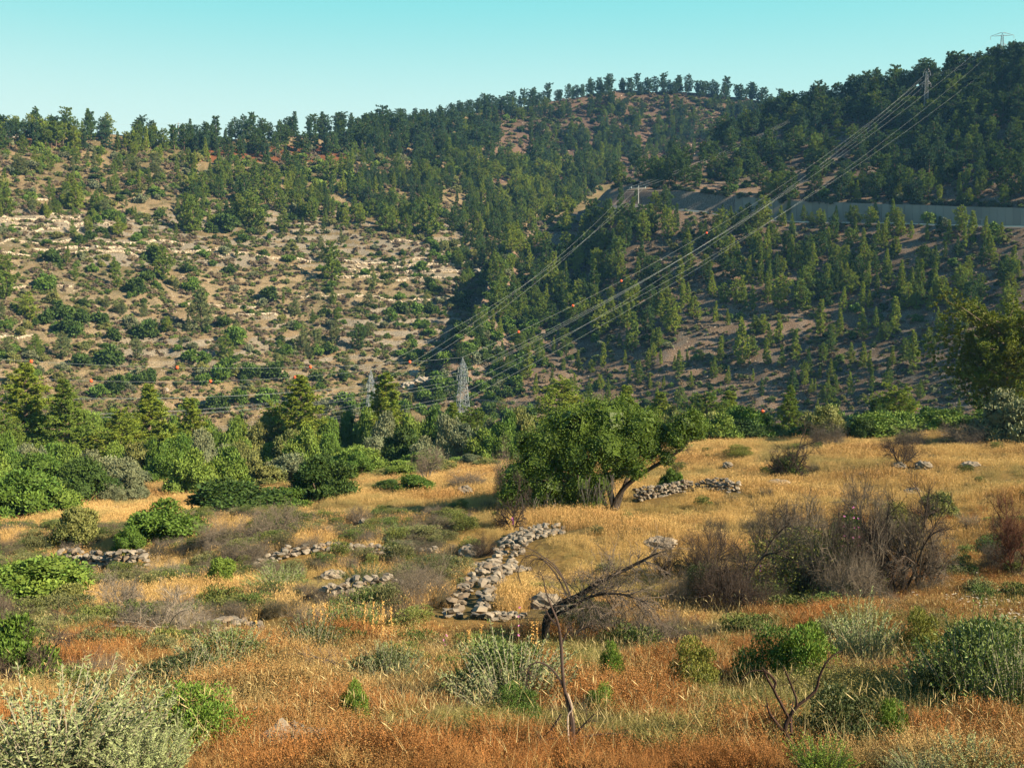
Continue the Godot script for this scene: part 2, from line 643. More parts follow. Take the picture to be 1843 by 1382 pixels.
func setup_terrain() -> void:
	var ds := [2.0, 6.0, 11.0, 16.0, 24.0, 34.0, 48.0, 60.0, 80.0, 100.0, 130.0, 170.0, 230.0, 300.0, 345.0, 460.0]
	var cols := {
		0.0: [1400, 1296, 1192, 1105, 1030, 980, 930, 895, 872],
		450.0: [1400, 1295, 1190, 1095, 1010, 960, 908, 882, 862],
		900.0: [1400, 1295, 1188, 1080, 983, 927, 872, 846, 832],
		1300.0: [1400, 1294, 1188, 1085, 980, 915, 850, 806, 800],
		1600.0: [1400, 1292, 1185, 1085, 970, 900, 836, 788, 792],
		1843.0: [1400, 1290, 1182, 1082, 960, 886, 822, 780, 788],
	}
	var base := []
	for px in cols:
		var k := []
		k.append_array([row_of(-1.7 / 2.0), 2.0, row_of(-3.0 / 6.0), 6.0])
		for i in 9:
			k.append_array([float(cols[px][i]), ds[i + 2]])
		var deep := [-25.5, -33.0, -37.5, -41.0, -48.0]
		for i in 5:
			k.append_array([row_of(deep[i] / ds[i + 11]), ds[i + 11]])
		base.append([px, k])
	fg.append([-4700.0, base[0][1]])
	fg.append_array(base)
	fg.append([6500.0, base[5][1]])
	# rows 850, 770, 600, 450, 350, 280, ridge, then down behind it
	for c in [[-2600, 180, 200, 230, 260, 290, 320, 215, 360], [-400, 245, 290, 340, 390, 440, 480, 226, 520], [0, 262, 310, 370, 430, 490, 540, 238, 590], [300, 270, 320, 385, 455, 520, 580, 252, 612], [600, 278, 330, 400, 480, 560, 640, 242, 700], [800, 284, 335, 415, 510, 600, 690, 216, 780], [900, 300, 350, 430, 530, 640, 740, 198, 850], [1000, 330, 380, 470, 570, 680, 780, 178, 880], [1130, 370, 420, 510, 610, 720, 800, 164, 900], [1300, 410, 460, 550, 650, 740, 820, 170, 900], [1420, 450, 500, 600, 690, 770, 840, 190, 900], [1700, 520, 560, 640, 720, 800, 860, 250, 920], [3600, 520, 560, 640, 720, 800, 860, 262, 920]]:
		var r: float = c[7]
		hill_a.append([float(c[0]), [850.0, float(c[1]), 770.0, float(c[2]), 600.0, float(c[3]), 450.0, float(c[4]), 350.0, float(c[5]), 280.0, float(c[6]), r, float(c[8]), r + 14.0, c[8] + 50.0, r + 170.0, c[8] + 260.0]])
	# foot, middle, road edge, road inner edge, top of the cutting, upper slope, ridge
	for c in [[560, 900, 280, 880, 290, 870, 296, 865, 300, 860, 304, 850, 310, 840, 318],
			[700, 800, 334, 798, 334.3, 796, 334.6, 795, 334.8, 794, 335, 792, 335.4, 790, 336],
			[740, 775, 338, 770, 339.5, 765, 341, 763, 341.6, 760, 342.4, 754, 344, 748, 346],
			[830, 775, 338, 720, 355, 670, 367, 660, 369, 650, 372, 630, 378, 608, 385],
			[900, 775, 336, 680, 375, 600, 405, 585, 410, 570, 416, 520, 435, 474, 456],
			[960, 775, 334, 640, 390, 520, 450, 500, 460, 480, 470, 440, 500, 408, 520],
			[1050, 775, 332, 620, 400, 470, 470, 450, 480, 435, 488, 405, 530, 378, 560],
			[1095, 775, 331, 600, 400, 390, 480, 370, 492, 362, 496, 350, 550, 338, 585],
			[1125, 775, 330, 590, 400, 372, 484, 366, 492, 346, 495, 334, 550, 322, 595],
			[1228, 775, 328, 570, 400, 380, 475, 375, 483, 343, 486, 310, 540, 290, 600],
			[1420, 775, 322, 580, 390, 401, 465, 396, 473, 362, 476, 290, 550, 210, 630],
			[1600, 775, 318, 590, 380, 405, 455, 400, 463, 370, 466, 275, 545, 166, 625],
			[1843, 775, 312, 590, 370, 411, 440, 406, 448, 376, 451, 255, 530, 116, 600],
			[2300, 775, 290, 590, 345, 425, 415, 420, 423, 388, 426, 240, 500, 90, 570],
			[4200, 775, 200, 590, 250, 425, 310, 420, 318, 388, 321, 240, 390, 90, 450]]:
		var k := [c[1] + 60.0, c[2] - 40.0]
		for i in 14:
			k.append(float(c[i + 1]))
		k.append_array([c[13] + 20.0, c[14] + 45.0, c[13] + 190.0, c[14] + 240.0])
		hill_b.append([float(c[0]), k])

func build_terrain() -> void:
	swing(hill_b, [[1050.0, 1.0], [1228.0, 0.97], [1420.0, 0.94], [1600.0, 0.90], [1843.0, 0.84], [2300.0, 0.77]])
	swing(hill_a, [[-2600.0, 0.8], [-400.0, 0.84], [0.0, 0.9], [600.0, 1.0], [700.0, 1.0]])
	var fx := spread(-4700, -1000, 300) + spread(-950, -150, 50) + spread(-140, 1980, 10) + spread(2030, 2900, 50) + spread(3200, 6500, 300)
	ground_grid("field", fg, fx, steps_of(fg, 900.0, func(_k, d): return 0.6 if d < 60.0 else (2.0 if d < 130.0 else 12.0)), ground_mat(0.35, 5), paint_fg)
	var ax := spread(-2600, -450, 110) + spread(-400, -60, 20) + spread(-50, 900, 5) + spread(910, 1450, 9) + spread(1500, 3600, 100)
	ground_grid("terraced_hill", hill_a, ax, steps_of(hill_a, 500.0, func(k, _d): return 30.0 if k == 7 else (6.0 if k == 0 else 1.1 if k < 4 else 2.4)), ground_mat(0.16, 6, 0.35), paint_a)
	var bx := spread(560, 700, 35) + spread(708, 1960, 7) + spread(2000, 2300, 40) + spread(2400, 4200, 120)
	ground_grid("wooded_hill", hill_b, bx, steps_of(hill_b, 1420.0, func(k, _d): return 30.0 if k == 8 else (6.0 if k == 0 else 1.2 if k == 5 else 2.2)), ground_mat(0.16, 7, 0.35), paint_b)
	# the bank the camera stands on
	var a := Acc.new()
	a.col = Color(0.3, 0.19, 0.07)
	for i in 12:
		var x0 := -60.0 + i * 10.0
		a.quad(Vector3(x0, -1.72, 30), Vector3(x0, -1.72, -1.9), Vector3(x0 + 10, -1.72, -1.9), Vector3(x0 + 10, -1.72, 30))
	tag(obj("bank_top", a.mesh(), ground_mat(0.35, 5)), "", "", "", "structure")

# ------------------------------------------------------------------ trees and bushes of the hills
var pines := []       # records: sheet, px, py, h (photo pixels), style, tone, w
var bushes := []
const PINE_TONE := [[0.205, 0.255, 0.038], [0.140, 0.198, 0.036], [0.072, 0.124, 0.034], [0.060, 0.110, 0.054], [0.160, 0.188, 0.080]]
const PINE_WORD := ["yellow-green", "olive-green", "dark green", "bluish green", "grey-green"]
const BUSH_TONE := [[0.090, 0.150, 0.024], [0.14, 0.20, 0.034], [0.05, 0.085, 0.018], [0.175, 0.18, 0.055], [0.16, 0.175, 0.095]]
const BUSH_WORD := ["green", "light green", "dark green", "olive-yellow", "grey-green"]
const STYLE_WORD := ["narrow", "bushy", "tall-stemmed"]

func add_pines(sheet: Array, rows: Array, style: int, tone: int) -> void:
	for r in rows:
		pines.append({"s": sheet, "x": float(r[0]), "y": float(r[1]), "h": float(r[2]), "st": style, "to": tone if rng.randf() < 0.7 else rng.randi() % 3, "w": rf(0.9, 1.2)})

func roomy(list: Array, x: float, y: float, rx: float, ry: float) -> bool:
	for r in list:
		if absf(r.x - x) < rx and absf(r.y - y) < ry:
			return false
	return true

func fill_pines(sheet: Array, x0: float, x1: float, y0: float, y1: float, n: int, h0: float, h1: float, styles: Array, tones: Array, thin := -1.0) -> void:
	var done := 0
	for i in n * 8:
		if done >= n:
			return
		var x := rf(x0, x1)
		var y := rf(y0, y1)
		if sheet == hill_a and (y < ridge_a(x) + 1.0 or y > ridge_b(x) - 3.0 and x > 735.0):
			continue
		if sheet == hill_b and (y < ridge_b(x) + 1.0 or x > 1085.0 and y > road_row(x) - 32.0 and y < road_row(x) + 2.0):
			continue
		if thin > -1.0 and n_low.get_noise_2d(x * 1.3, y * 2.6) < thin:
			continue
		var h := rf(h0, h1)
		if not roomy(pines, x, y, h * 0.17, h * 0.10):
			continue
		pines.append({"s": sheet, "x": x, "y": y, "h": h, "st": styles[rng.randi() % styles.size()], "to": tones[rng.randi() % tones.size()], "w": rf(0.85, 1.25)})
		done += 1

func road_row(px: float) -> float:
	var c := col_at(hill_b, px)
	return lerpf(c[0][8], c[1][8], c[2])

func fill_bushes(sheet: Array, x0: float, x1: float, y0: float, y1: float, n: int, h0: float, h1: float, tones: Array, thin := -1.0) -> void:
	for i in n:
		var x := rf(x0, x1)
		var y := rf(y0, y1)
		if sheet == hill_a and (y < ridge_a(x) + 3.0 or y > ridge_b(x) - 3.0 and x > 735.0):
			continue
		if sheet == hill_b and (y < ridge_b(x) + 3.0 or x > 1085.0 and y > road_row(x) - 32.0 and y < road_row(x) + 2.0):
			continue
		if thin > -1.0 and n_low.get_noise_2d(x * 1.5 + 500.0, y * 3.0) < thin:
			continue
		var h := rf(h0, h1) * (0.6 + 0.4 * rng.randf())
		if not roomy(bushes, x, y, h * 0.5, h * 0.25):
			continue
		bushes.append({"s": sheet, "x": x, "y": y, "h": h, "to": tones[rng.randi() % tones.size()], "w": rf(1.1, 1.9)})

func gather_hill_plants() -> void:
	rng.seed = 77
	add_pines(hill_a, [[12, 388, 62], [135, 380, 50], [172, 383, 45], [212, 425, 38], [160, 420, 36], [345, 417, 70], [367, 363, 50], [395, 363, 45], [437, 370, 60], [458, 413, 80], [477, 363, 60], [505, 383, 45], [560, 400, 50], [593, 337, 60], [600, 515, 78], [293, 503, 65], [10, 550, 84], [53, 583, 55], [692, 420, 52], [772, 430, 78], [729, 430, 46], [747, 333, 42]], 1, 1)
	add_pines(hill_a, [[393, 317, 50], [347, 347, 48], [427, 323, 50], [547, 337, 50], [460, 337, 52], [543, 423, 35], [637, 393, 46], [909, 487, 55], [939, 490, 62], [836, 407, 45], [130, 422, 30], [232, 330, 30], [130, 340, 34], [208, 520, 58], [135, 510, 33]], 0, 1)
	add_pines(hill_a, [[363, 600, 82], [113, 647, 55], [63, 643, 46], [13, 647, 42], [247, 653, 42], [407, 653, 50], [547, 633, 46], [573, 633, 46], [603, 620, 45], [300, 597, 30], [530, 567, 36], [190, 553, 26], [644, 630, 52], [624, 663, 32]], 1, 4)
	add_pines(hill_b, [[1020, 415, 60], [1067, 433, 78], [964, 540, 60], [997, 507, 56], [1074, 490, 42], [1117, 497, 42], [1177, 513, 60], [1041, 560, 60], [1204, 427, 56], [1181, 383, 42], [1047, 560, 60], [1081, 607, 66], [1134, 567, 56], [1211, 603, 66], [1248, 577, 45], [1313, 480, 60], [1403, 560, 66], [1441, 560, 60], [1458, 477, 60], [1748, 573, 55], [1818, 567, 56], [1721, 567, 50], [1556, 480, 52], [1378, 402, 54]], 1, 0)
	add_pines(hill_b, [[899, 613, 42], [914, 670, 40], [951, 687, 66], [1044, 620, 66], [1084, 663, 50], [1137, 633, 76], [1177, 633, 40], [1167, 660, 40], [1171, 690, 30], [1124, 653, 28], [1042, 670, 42], [997, 633, 30], [1019, 640, 26], [964, 713, 40], [1214, 663, 28], [1296, 647, 50], [1335, 653, 92], [1381, 653, 50], [1435, 653, 62], [1456, 677, 50], [1491, 643, 57], [1518, 560, 48], [1478, 600, 65], [1511, 607, 55], [1553, 607, 60], [1608, 600, 72], [1553, 663, 50], [1646, 660, 70], [1601, 687, 46], [1571, 707, 43], [1531, 713, 45], [1400, 617, 56], [1310, 683, 35], [1355, 680, 25], [1371, 710, 35], [1428, 700, 50], [1460, 707, 32], [1503, 690, 22], [1243, 693, 35], [1238, 647, 25], [1288, 583, 40], [1566, 550, 36], [1695, 600, 40], [1588, 613, 30], [1628, 745, 50], [1595, 752, 40], [1268, 427, 36], [1356, 483, 56], [1491, 443, 38], [1575, 483, 42], [1640, 430, 34], [1748, 433, 56], [1788, 478, 50], [1701, 460, 30]], 0, 0)
	add_pines(hill_b, [[1505, 399, 30], [1530, 399, 32], [1575, 400, 38], [1606, 404, 46], [1421, 392, 34], [1315, 405, 36], [1145, 364, 26]], 0, 1)
	# the darker wood above the road
	fill_pines(hill_b, 1100, 1870, 95, 372, 230, 42, 60, [1, 1, 2], [2, 1, 2, 3])
	fill_pines(hill_b, 1300, 1870, 100, 240, 90, 40, 54, [2, 1], [2, 3, 1])
	fill_pines(hill_b, 1380, 1870, 335, 372, 26, 24, 46, [0, 0, 1], [0, 1])
	# its lower half
	fill_pines(hill_b, 1200, 1860, 415, 560, 150, 34, 56, [0, 0, 1], [0, 1, 0, 2])
	fill_pines(hill_b, 880, 1200, 380, 600, 95, 38, 60, [0, 1, 1], [1, 2, 0])
	fill_pines(hill_b, 880, 1850, 580, 760, 95, 22, 48, [0, 0, 1], [0, 1])
	fill_pines(hill_b, 1240, 1850, 392, 408, 16, 22, 40, [0, 1, 1], [0, 1, 2])
	fill_pines(hill_a, 850, 1110, 300, 440, 110, 34, 52, [1, 1, 0], [1, 2, 0])
	fill_pines(hill_a, 820, 1000, 400, 540, 24, 26, 44, [1, 0], [2, 1])
	# the ridge forest and the far hill
	fill_pines(hill_a, 320, 900, 236, 284, 150, 34, 48, [2, 1, 0], [3, 2, 3, 2])
	fill_pines(hill_a, -40, 335, 232, 275, 60, 34, 52, [1, 2, 0], [1, 3, 0, 2])
	for i in 78:
		pines.append({"s": hill_a, "x": 880.0 + i * 7.0 + rf(-7, 7), "y": ridge_a(880.0 + i * 7.0) + rf(0.0, 9.0), "h": rf(18, 36), "st": [2, 1, 1][i % 3], "to": 3, "w": rf(0.8, 1.2)})
	for i in 40:
		pines.append({"s": hill_a, "x": 640.0 + i * 6.4 + rf(-4, 4), "y": ridge_a(640.0 + i * 6.4) + rf(1.0, 7.0), "h": rf(22, 36), "st": 1, "to": 3, "w": rf(0.9, 1.2)})
	for i in 80:
		var x := 1290.0 + i * 7.1 + rf(-6, 6)
		pines.append({"s": hill_b, "x": x, "y": ridge_b(x) + rf(1.0, 9.0), "h": rf(30, 54), "st": [2, 1, 1][i % 3], "to": [2, 3, 2][i % 3], "w": rf(0.9, 1.2)})
	fill_pines(hill_a, 860, 1420, 195, 330, 330, 18, 29, [1, 2, 0], [3, 2, 1], -0.12)
	fill_pines(hill_a, 640, 1120, 250, 400, 220, 25, 38, [1, 0, 1], [1, 2, 3], -0.2)
	fill_pines(hill_a, 330, 900, 285, 420, 120, 28, 46, [1, 0], [1, 0, 2], -0.1)
	fill_pines(hill_a, 0, 330, 270, 400, 70, 18, 38, [1, 0], [1, 0, 4], -0.2)
	fill_pines(hill_a, 0, 860, 420, 660, 34, 18, 34, [1, 0], [1, 4])
	# bushes
	for r in [[195, 655, 42, 2], [145, 658, 28, 2], [110, 580, 34, 2], [120, 607, 40, 2], [82, 585, 26, 2], [150, 582, 24, 2], [180, 582, 26, 2], [258, 608, 34, 2], [203, 615, 24, 2], [345, 520, 24, 0], [245, 530, 30, 2], [265, 510, 24, 2], [95, 475, 28, 2], [275, 465, 30, 2], [80, 525, 30, 0], [425, 628, 36, 0], [210, 705, 34, 2], [270, 690, 26, 2], [398, 700, 34, 0], [450, 690, 34, 2], [495, 690, 36, 2], [365, 705, 24, 0], [570, 640, 22, 0], [745, 560, 24, 0], [775, 560, 26, 2], [720, 560, 22, 2], [830, 553, 28, 2], [410, 410, 34, 2], [380, 412, 20, 2], [485, 535, 26, 2], [480, 740, 34, 0], [430, 735, 30, 0], [530, 735, 28, 0], [390, 745, 34, 2], [340, 742, 26, 0], [620, 730, 28, 0], [700, 735, 30, 2], [660, 740, 24, 0], [730, 745, 26, 0]]:
		bushes.append({"s": hill_a, "x": float(r[0]), "y": float(r[1]), "h": float(r[2]), "to": r[3], "w": rf(1.2, 1.6)})
	for r in [[870, 655, 26, 2], [850, 640, 20, 0], [790, 700, 34, 0], [830, 695, 30, 2], [905, 700, 24, 2], [885, 705, 20, 2], [880, 728, 22, 0], [930, 700, 22, 0], [1540, 560, 20, 0], [1788, 422, 24, 1], [1673, 404, 24, 1], [1700, 407, 17, 4], [1075, 700, 18, 0], [870, 600, 24, 0], [800, 640, 24, 0], [830, 575, 26, 2], [760, 700, 24, 0]]:
		bushes.append({"s": hill_b, "x": float(r[0]), "y": float(r[1]), "h": float(r[2]), "to": r[3], "w": rf(1.2, 1.6)})
	fill_bushes(hill_a, 0, 860, 262, 400, 420, 10, 22, [0, 3, 2, 4, 1], -0.25)
	fill_bushes(hill_a, 0, 870, 400, 600, 360, 8, 20, [0, 3, 4, 2], -0.15)
	fill_bushes(hill_a, 0, 760, 590, 760, 240, 10, 26, [0, 2, 3, 4], -0.15)
	fill_bushes(hill_b, 738, 960, 470, 765, 190, 12, 27, [0, 2, 0, 4])
	fill_bushes(hill_a, 690, 880, 440, 760, 70, 10, 24, [0, 2, 3])
	fill_pines(hill_b, 800, 980, 430, 700, 26, 24, 44, [1, 0], [1, 2])
	fill_bushes(hill_a, 860, 1420, 190, 380, 160, 8, 15, [2, 4, 0])
	fill_bushes(hill_b, 820, 1860, 420, 770, 360, 7, 17, [0, 2, 4, 3], -0.2)
	fill_bushes(hill_b, 860, 1100, 420, 680, 120, 10, 24, [2, 0], -0.2)
	fill_bushes(hill_b, 1130, 1860, 250, 372, 130, 10, 22, [2, 4, 0])

func build_terraces() -> void:
	rng.seed = 88
	var shapes := []
	for i in 4:
		shapes.append(stone(460 + i))
	rng.seed = 89
	var names := ["uppermost", "second", "third", "fourth", "fifth", "sixth", "seventh", "eighth", "ninth", "tenth", "eleventh", "twelfth", "thirteenth", "fourteenth", "fifteenth", "sixteenth", "seventeenth", "eighteenth"]
	var rows := [[356, 0, 90], [392, 0, 150], [402, 0, 200], [412, 20, 175], [432, 0, 330], [440, 700, 862], [446, 60, 410], [455, 0, 300], [463, 390, 560], [470, 620, 850], [478, 640, 830], [488, 600, 860], [500, 590, 800], [519, 0, 130], [536, 540, 830], [545, 300, 470], [566, 420, 500], [610, 0, 60]]
	for k in rows.size():
		var a := Acc.new()
		var x: float = rows[k][1]
		var before := Vector3.ZERO
		while x < rows[k][2]:
			var p := on(hill_a, x, rows[k][0] + 5.0 * n_low.get_noise_2d(x * 2.5, k * 40.0) + (x - rows[k][1]) * 0.02)
			var m := -p.z / F
			if before != Vector3.ZERO and n_low.get_noise_2d(x * 4.0, k * 90.0) > -0.5:
				var g := rf(0.62, 0.95)          # the ledge behind the loose stones
				a.col = Color(g, g, g)
				var up := Vector3(0, rf(2.4, 4.2) * m, -0.2)
				a.quad(before - Vector3.UP, before + up, p + up * rf(0.8, 1.2), p - Vector3.UP)
				a.quad(before + up, before + up - Vector3(0, 0.1, 1.0), p + up - Vector3(0, 0.1, 1.0), p + up)
			before = p
			if n_low.get_noise_2d(x * 4.0, k * 90.0) > -0.45:
				for j in 3:
					var s := rf(2.0, 3.8) * m
					var xf := Transform3D(Basis.from_euler(Vector3(rf(-0.3, 0.3), rf(0, TAU), rf(-0.3, 0.3))).scaled_local(Vector3(s * rf(1.0, 1.8), s * rf(0.6, 1.0), s)), p + Vector3(rf(-1, 1) * m, (0.1 + j * 1.5) * m, rf(-0.4, 0.4)))
					var arr: Array = shapes[rng.randi() % 4].surface_get_arrays(0)
					var q := rf(0.8, 1.15)
					for i in arr[0].size():
						a.v.push_back(xf * arr[0][i])
						a.c.push_back(Color(q, q, q))
			x += rf(1.4, 2.4)
		tag(obj("terrace_wall", a.mesh(), mat(0.50, 0.41, 0.31, 0.9)), "pale limestone terrace wall, %s from the top of the terraced hill" % names[k], "terrace wall", "limestone terraces of the hill", "thing")

const ORD := ["first", "second", "third", "fourth", "fifth", "sixth", "seventh", "eighth", "ninth", "tenth", "eleventh", "twelfth", "thirteenth", "fourteenth", "fifteenth", "sixteenth", "seventeenth", "eighteenth", "nineteenth", "twentieth", "twenty-first", "twenty-second", "twenty-third", "twenty-fourth", "twenty-fifth", "twenty-sixth", "twenty-seventh", "twenty-eighth", "twenty-ninth", "thirtieth"]

func place_words(r: Dictionary) -> String:
	var x: float = r.x
	var y: float = r.y
	if r.s == hill_b:
		if x > 1085.0 and y < road_row(x) - 20.0:
			if y < ridge_b(x) + 30.0: return "on the wooded crest"
			return "in the wood above the cutting" if x < 1480.0 else ("in the wood under the lattice mast" if x < 1690.0 else "in the wood below the crest pylon")
		if x < 1090.0: return "on the gully side" if y < 590.0 else "above the valley pylon"
		if y < road_row(x) + 14.0: return "along the road edge"
		if y < 500.0: return "just below the road" if x < 1480.0 else "below the concrete wall"
		if y < 600.0: return "halfway down the shaded slope"
		return "low on the shaded slope" if x < 1400.0 else "behind the golden field"
	if x > 870.0 and y < 330.0:
		return "on the far hilltop" if y < ridge_a(x) + 14.0 else "on the far hill"
	if y < 290.0: return "on the ridge by the white-walled road" if x < 335.0 else "in the ridge forest"
	if y < 350.0: return "under the ridge forest" if x > 330.0 else "below the ridge cypresses"
	if y < 430.0: return "above the pale terraces" if x < 640.0 else "at the gully head"
	if y < 530.0: return "among the pale terraces"
	if y < 625.0: return "on the scrub below the terraces"
	return "at the foot of the terraces"

func sorted_by_size(list: Array) -> Array:
	var l := list.duplicate()
	l.sort_custom(func(a, b): return a.h > b.h)
	return l

func label_rows(list: Array, noun: String) -> void:
	var by := {}
	for r in list:
		var what: String = "%s %s" % [r.desc, noun]
		r.what = what
		r.where = place_words(r)
		var k: String = what + "|" + r.where
		if not by.has(k): by[k] = []
		by[k].append(r)
	for k in by:
		var l: Array = by[k]
		l.sort_custom(func(a, b): return a.x < b.x)
		for i in l.size():
			var r: Dictionary = l[i]
			if l.size() == 1:
				r.label = "%s, the only such, %s" % [r.what, r.where]
			else:
				r.label = "%s, %s such from left, %s" % [r.what, ORD[mini(i, 29)], r.where]

func plant_hills() -> void:
	var pm := []
	for st in 3:
		var set_ := []
		for i in 4:
			set_.append(pine(100 + st * 10 + i, [0.04, 0.05, 0.22][st], [0.25, 0.34, 0.25][st], st, [60, 60, 44][st], [9, 12, 14][st], 11, 0.05, 0.011))
		pm.append(set_)
	var bark := mat(0.8, 0.8, 0.8)
	rng.seed = 5
	var l := sorted_by_size(pines)
	var first := l.slice(0, 300)
	for r in first:
		r.v = rng.randi() % 4
		r.desc = "%s %s" % [STYLE_WORD[r.st], PINE_WORD[r.to]]
	label_rows(first, "pine")
	for r in first:
		var p := on(r.s, r.x, r.y)
		var h: float = r.h * -p.z / F
		var o := thing("pine_tree", r.label, "pine tree", p - Vector3(0, 0.15, 0), "pines on the hillsides")
		o.rotation.y = rf(0, TAU)
		o.scale = Vector3(h * r.w, h, h * r.w)
		var c: Array = PINE_TONE[r.to]
		obj("crown", pm[r.st][r.v][0], mat(c[0], c[1], c[2], 0.8, 0.7), o)
		obj("trunk", pm[r.st][r.v][1], bark, o)
	# the rest of the woods
	var xf := {}
	var cl := {}
	for r in l.slice(300):
		var p := on(r.s, r.x, r.y)
		var h: float = r.h * -p.z / F
		var key: String = "%d %d %s" % [r.st, rng.randi() % 4, "b" if r.s == hill_b else ("f" if r.x > 870.0 else "a")]
		if not xf.has(key):
			xf[key] = []; cl[key] = []
		xf[key].append(Transform3D(Basis(Vector3.UP, rf(0, TAU)).scaled_local(Vector3(h * r.w, h, h * r.w)), p - Vector3(0, 0.15, 0)))
		var c: Array = PINE_TONE[r.to]
		cl[key].append(Color(c[0], c[1], c[2]) * rf(0.85, 1.15))
	for zone_ in [["b", "wooded_hill_forest", "pine wood covering the upper slope and lower side of the wooded hill"], ["f", "far_hill_forest", "bluish pine wood spread over the far hill and its crest"], ["a", "ridge_forest", "pine wood along the ridge of the terraced hill"]]:
		var root := Node3D.new()
		root.name = zone_[1]
		add_child(root)
		tag(root, zone_[2], "", "", "stuff")
		for key in xf:
			if key.ends_with(zone_[0]):
				var k: PackedStringArray = key.split(" ")
				var m: Array = pm[int(k[0])][int(k[1])]
				many("crowns_%s%s" % [["narrow", "bushy", "tall"][int(k[0])], ["", "_b", "_c", "_d"][int(k[1])]], m[0], mat(1, 1, 1, 0.8, 0.7), xf[key], cl[key], "", root)
				var brown := []
				for i in xf[key].size(): brown.append(Color(0.8, 0.8, 0.8))
				many("trunks_%s%s" % [["narrow", "bushy", "tall"][int(k[0])], ["", "_b", "_c", "_d"][int(k[1])]], m[1], mat(1, 1, 1), xf[key], brown, "", root)
	# bushes
	var bm := []
	for i in 5:
		bm.append(bush(200 + i, 9 + i % 3, 1000, 0.105, true, 0.6))
	var bl := sorted_by_size(bushes)
	var b1 := bl.slice(0, 220)
	for r in b1:
		r.v = rng.randi() % 5
		r.desc = ("rounded " if r.w < 1.45 else "spreading ") + BUSH_WORD[r.to]
	label_rows(b1, "bush")
	for r in b1:
		var p := on(r.s, r.x, r.y)
		var h: float = r.h * -p.z / F
		var c: Array = BUSH_TONE[r.to]
		var o := obj("bush", bm[r.v][0], mat(c[0], c[1], c[2], 0.7, 0.2))
		tag(o, r.label, "bush", "bushes on the hillsides")
		o.position = p - Vector3(0, 0.1 * h, 0)
		o.rotation.y = rf(0, TAU)
		o.scale = Vector3(h * r.w, h * 1.1, h * r.w)
	var x2 := [[], [], [], [], []]
	var c2 := [[], [], [], [], []]
	for r in bl.slice(220):
		var p := on(r.s, r.x, r.y)
		var h: float = r.h * -p.z / F
		var i := rng.randi() % 5
		var c: Array = BUSH_TONE[r.to]
		x2[i].append(Transform3D(Basis(Vector3.UP, rf(0, TAU)).scaled_local(Vector3(h * r.w, h * 1.1, h * r.w)), p - Vector3(0, 0.1 * h, 0)))
		c2[i].append(Color(c[0], c[1], c[2]) * rf(0.8, 1.2))
	for i in 46:                              # scrub hanging over the top of the cutting
		var x := rf(1100, 1870)
		var p := on(hill_b, x, road_row(x) - 33.5)
		var h := rf(7, 17) * -p.z / F
		var k := rng.randi() % 5
		x2[k].append(Transform3D(Basis(Vector3.UP, rf(0, TAU)).scaled_local(Vector3(h * 1.7, h, h * 1.7)), p - Vector3(0, 0.3 * h, 0)))
		c2[k].append(Color(0.05, 0.075, 0.03) * rf(0.8, 1.4))
	# low scrub and loose stones all over both hills
	var xs := []
	var cs := []
	var xr := []
	var cr := []
	for i in 50000:
		var sheet := hill_a if i % 5 < 3 else hill_b
		var x := rf(-40, 880) if sheet == hill_a else rf(745, 1880)
		var y := rf(255, 770) if sheet == hill_a else rf(130, 770)
		if i % 11 == 0:
			sheet = hill_a; x = rf(880, 1420); y = rf(168, 330)
		if sheet == hill_a and (y < ridge_a(x) + 3.0 or y > ridge_b(x) - 2.0 and x > 735.0): continue
		if sheet == hill_b and (y < ridge_b(x) + 3.0 or x > 1085.0 and y > road_row(x) - 32.0 and y < road_row(x) + 3.0): continue
		var p := on(sheet, x, y)
		var px_m := -p.z / F
		if i % 9 > 3:
			if n_low.get_noise_2d(x * 2.0, y * 4.0 + 900.0) < -0.25: continue
			var h := rf(2.0, 8.0) * px_m
			xs.append(Transform3D(Basis(Vector3.UP, rf(0, TAU)).scaled_local(Vector3(h * rf(1.4, 2.6), h, h * rf(1.4, 2.6))), p - Vector3(0, 0.12 * h, 0)))
			cs.append([Color(0.15, 0.165, 0.055), Color(0.115, 0.15, 0.038), Color(0.21, 0.155, 0.095), Color(0.19, 0.14, 0.10)][rng.randi() % 4] * rf(0.8, 1.2))
		else:
			if n_low.get_noise_2d(x * 3.0, y * 6.0 + 300.0) < -0.05: continue
			var h := rf(0.8, 2.3) * px_m
			xr.append(Transform3D(Basis.from_euler(Vector3(rf(-0.3, 0.3), rf(0, TAU), rf(-0.3, 0.3))).scaled_local(Vector3(h * rf(1.0, 2.4), h * rf(0.7, 1.2), h * rf(1.0, 1.6))), p))
			cr.append(Color(0.42, 0.35, 0.28) * rf(0.6, 1.15))
	var scrub := bush(260, 6, 260, 0.17, true, 0.6)
	for i in 5:
		if x2[i].size():
			many(["hillside_shrubbery", "hillside_shrubbery_001", "hillside_shrubbery_002", "hillside_shrubbery_003", "hillside_shrubbery_004"][i], bm[i][0], mat(1, 1, 1, 0.7, 0.2), x2[i], c2[i], "small bushes scattered over both hillsides")
	many("hillside_scrub", scrub[0], mat(1, 1, 1, 0.8, 0.15), xs, cs, "low grey-green scrub scattered over both hillsides")
	many("hillside_rubble", stone(31), mat(1, 1, 1, 0.9), xr, cr, "pale loose limestone scattered over both hillsides")

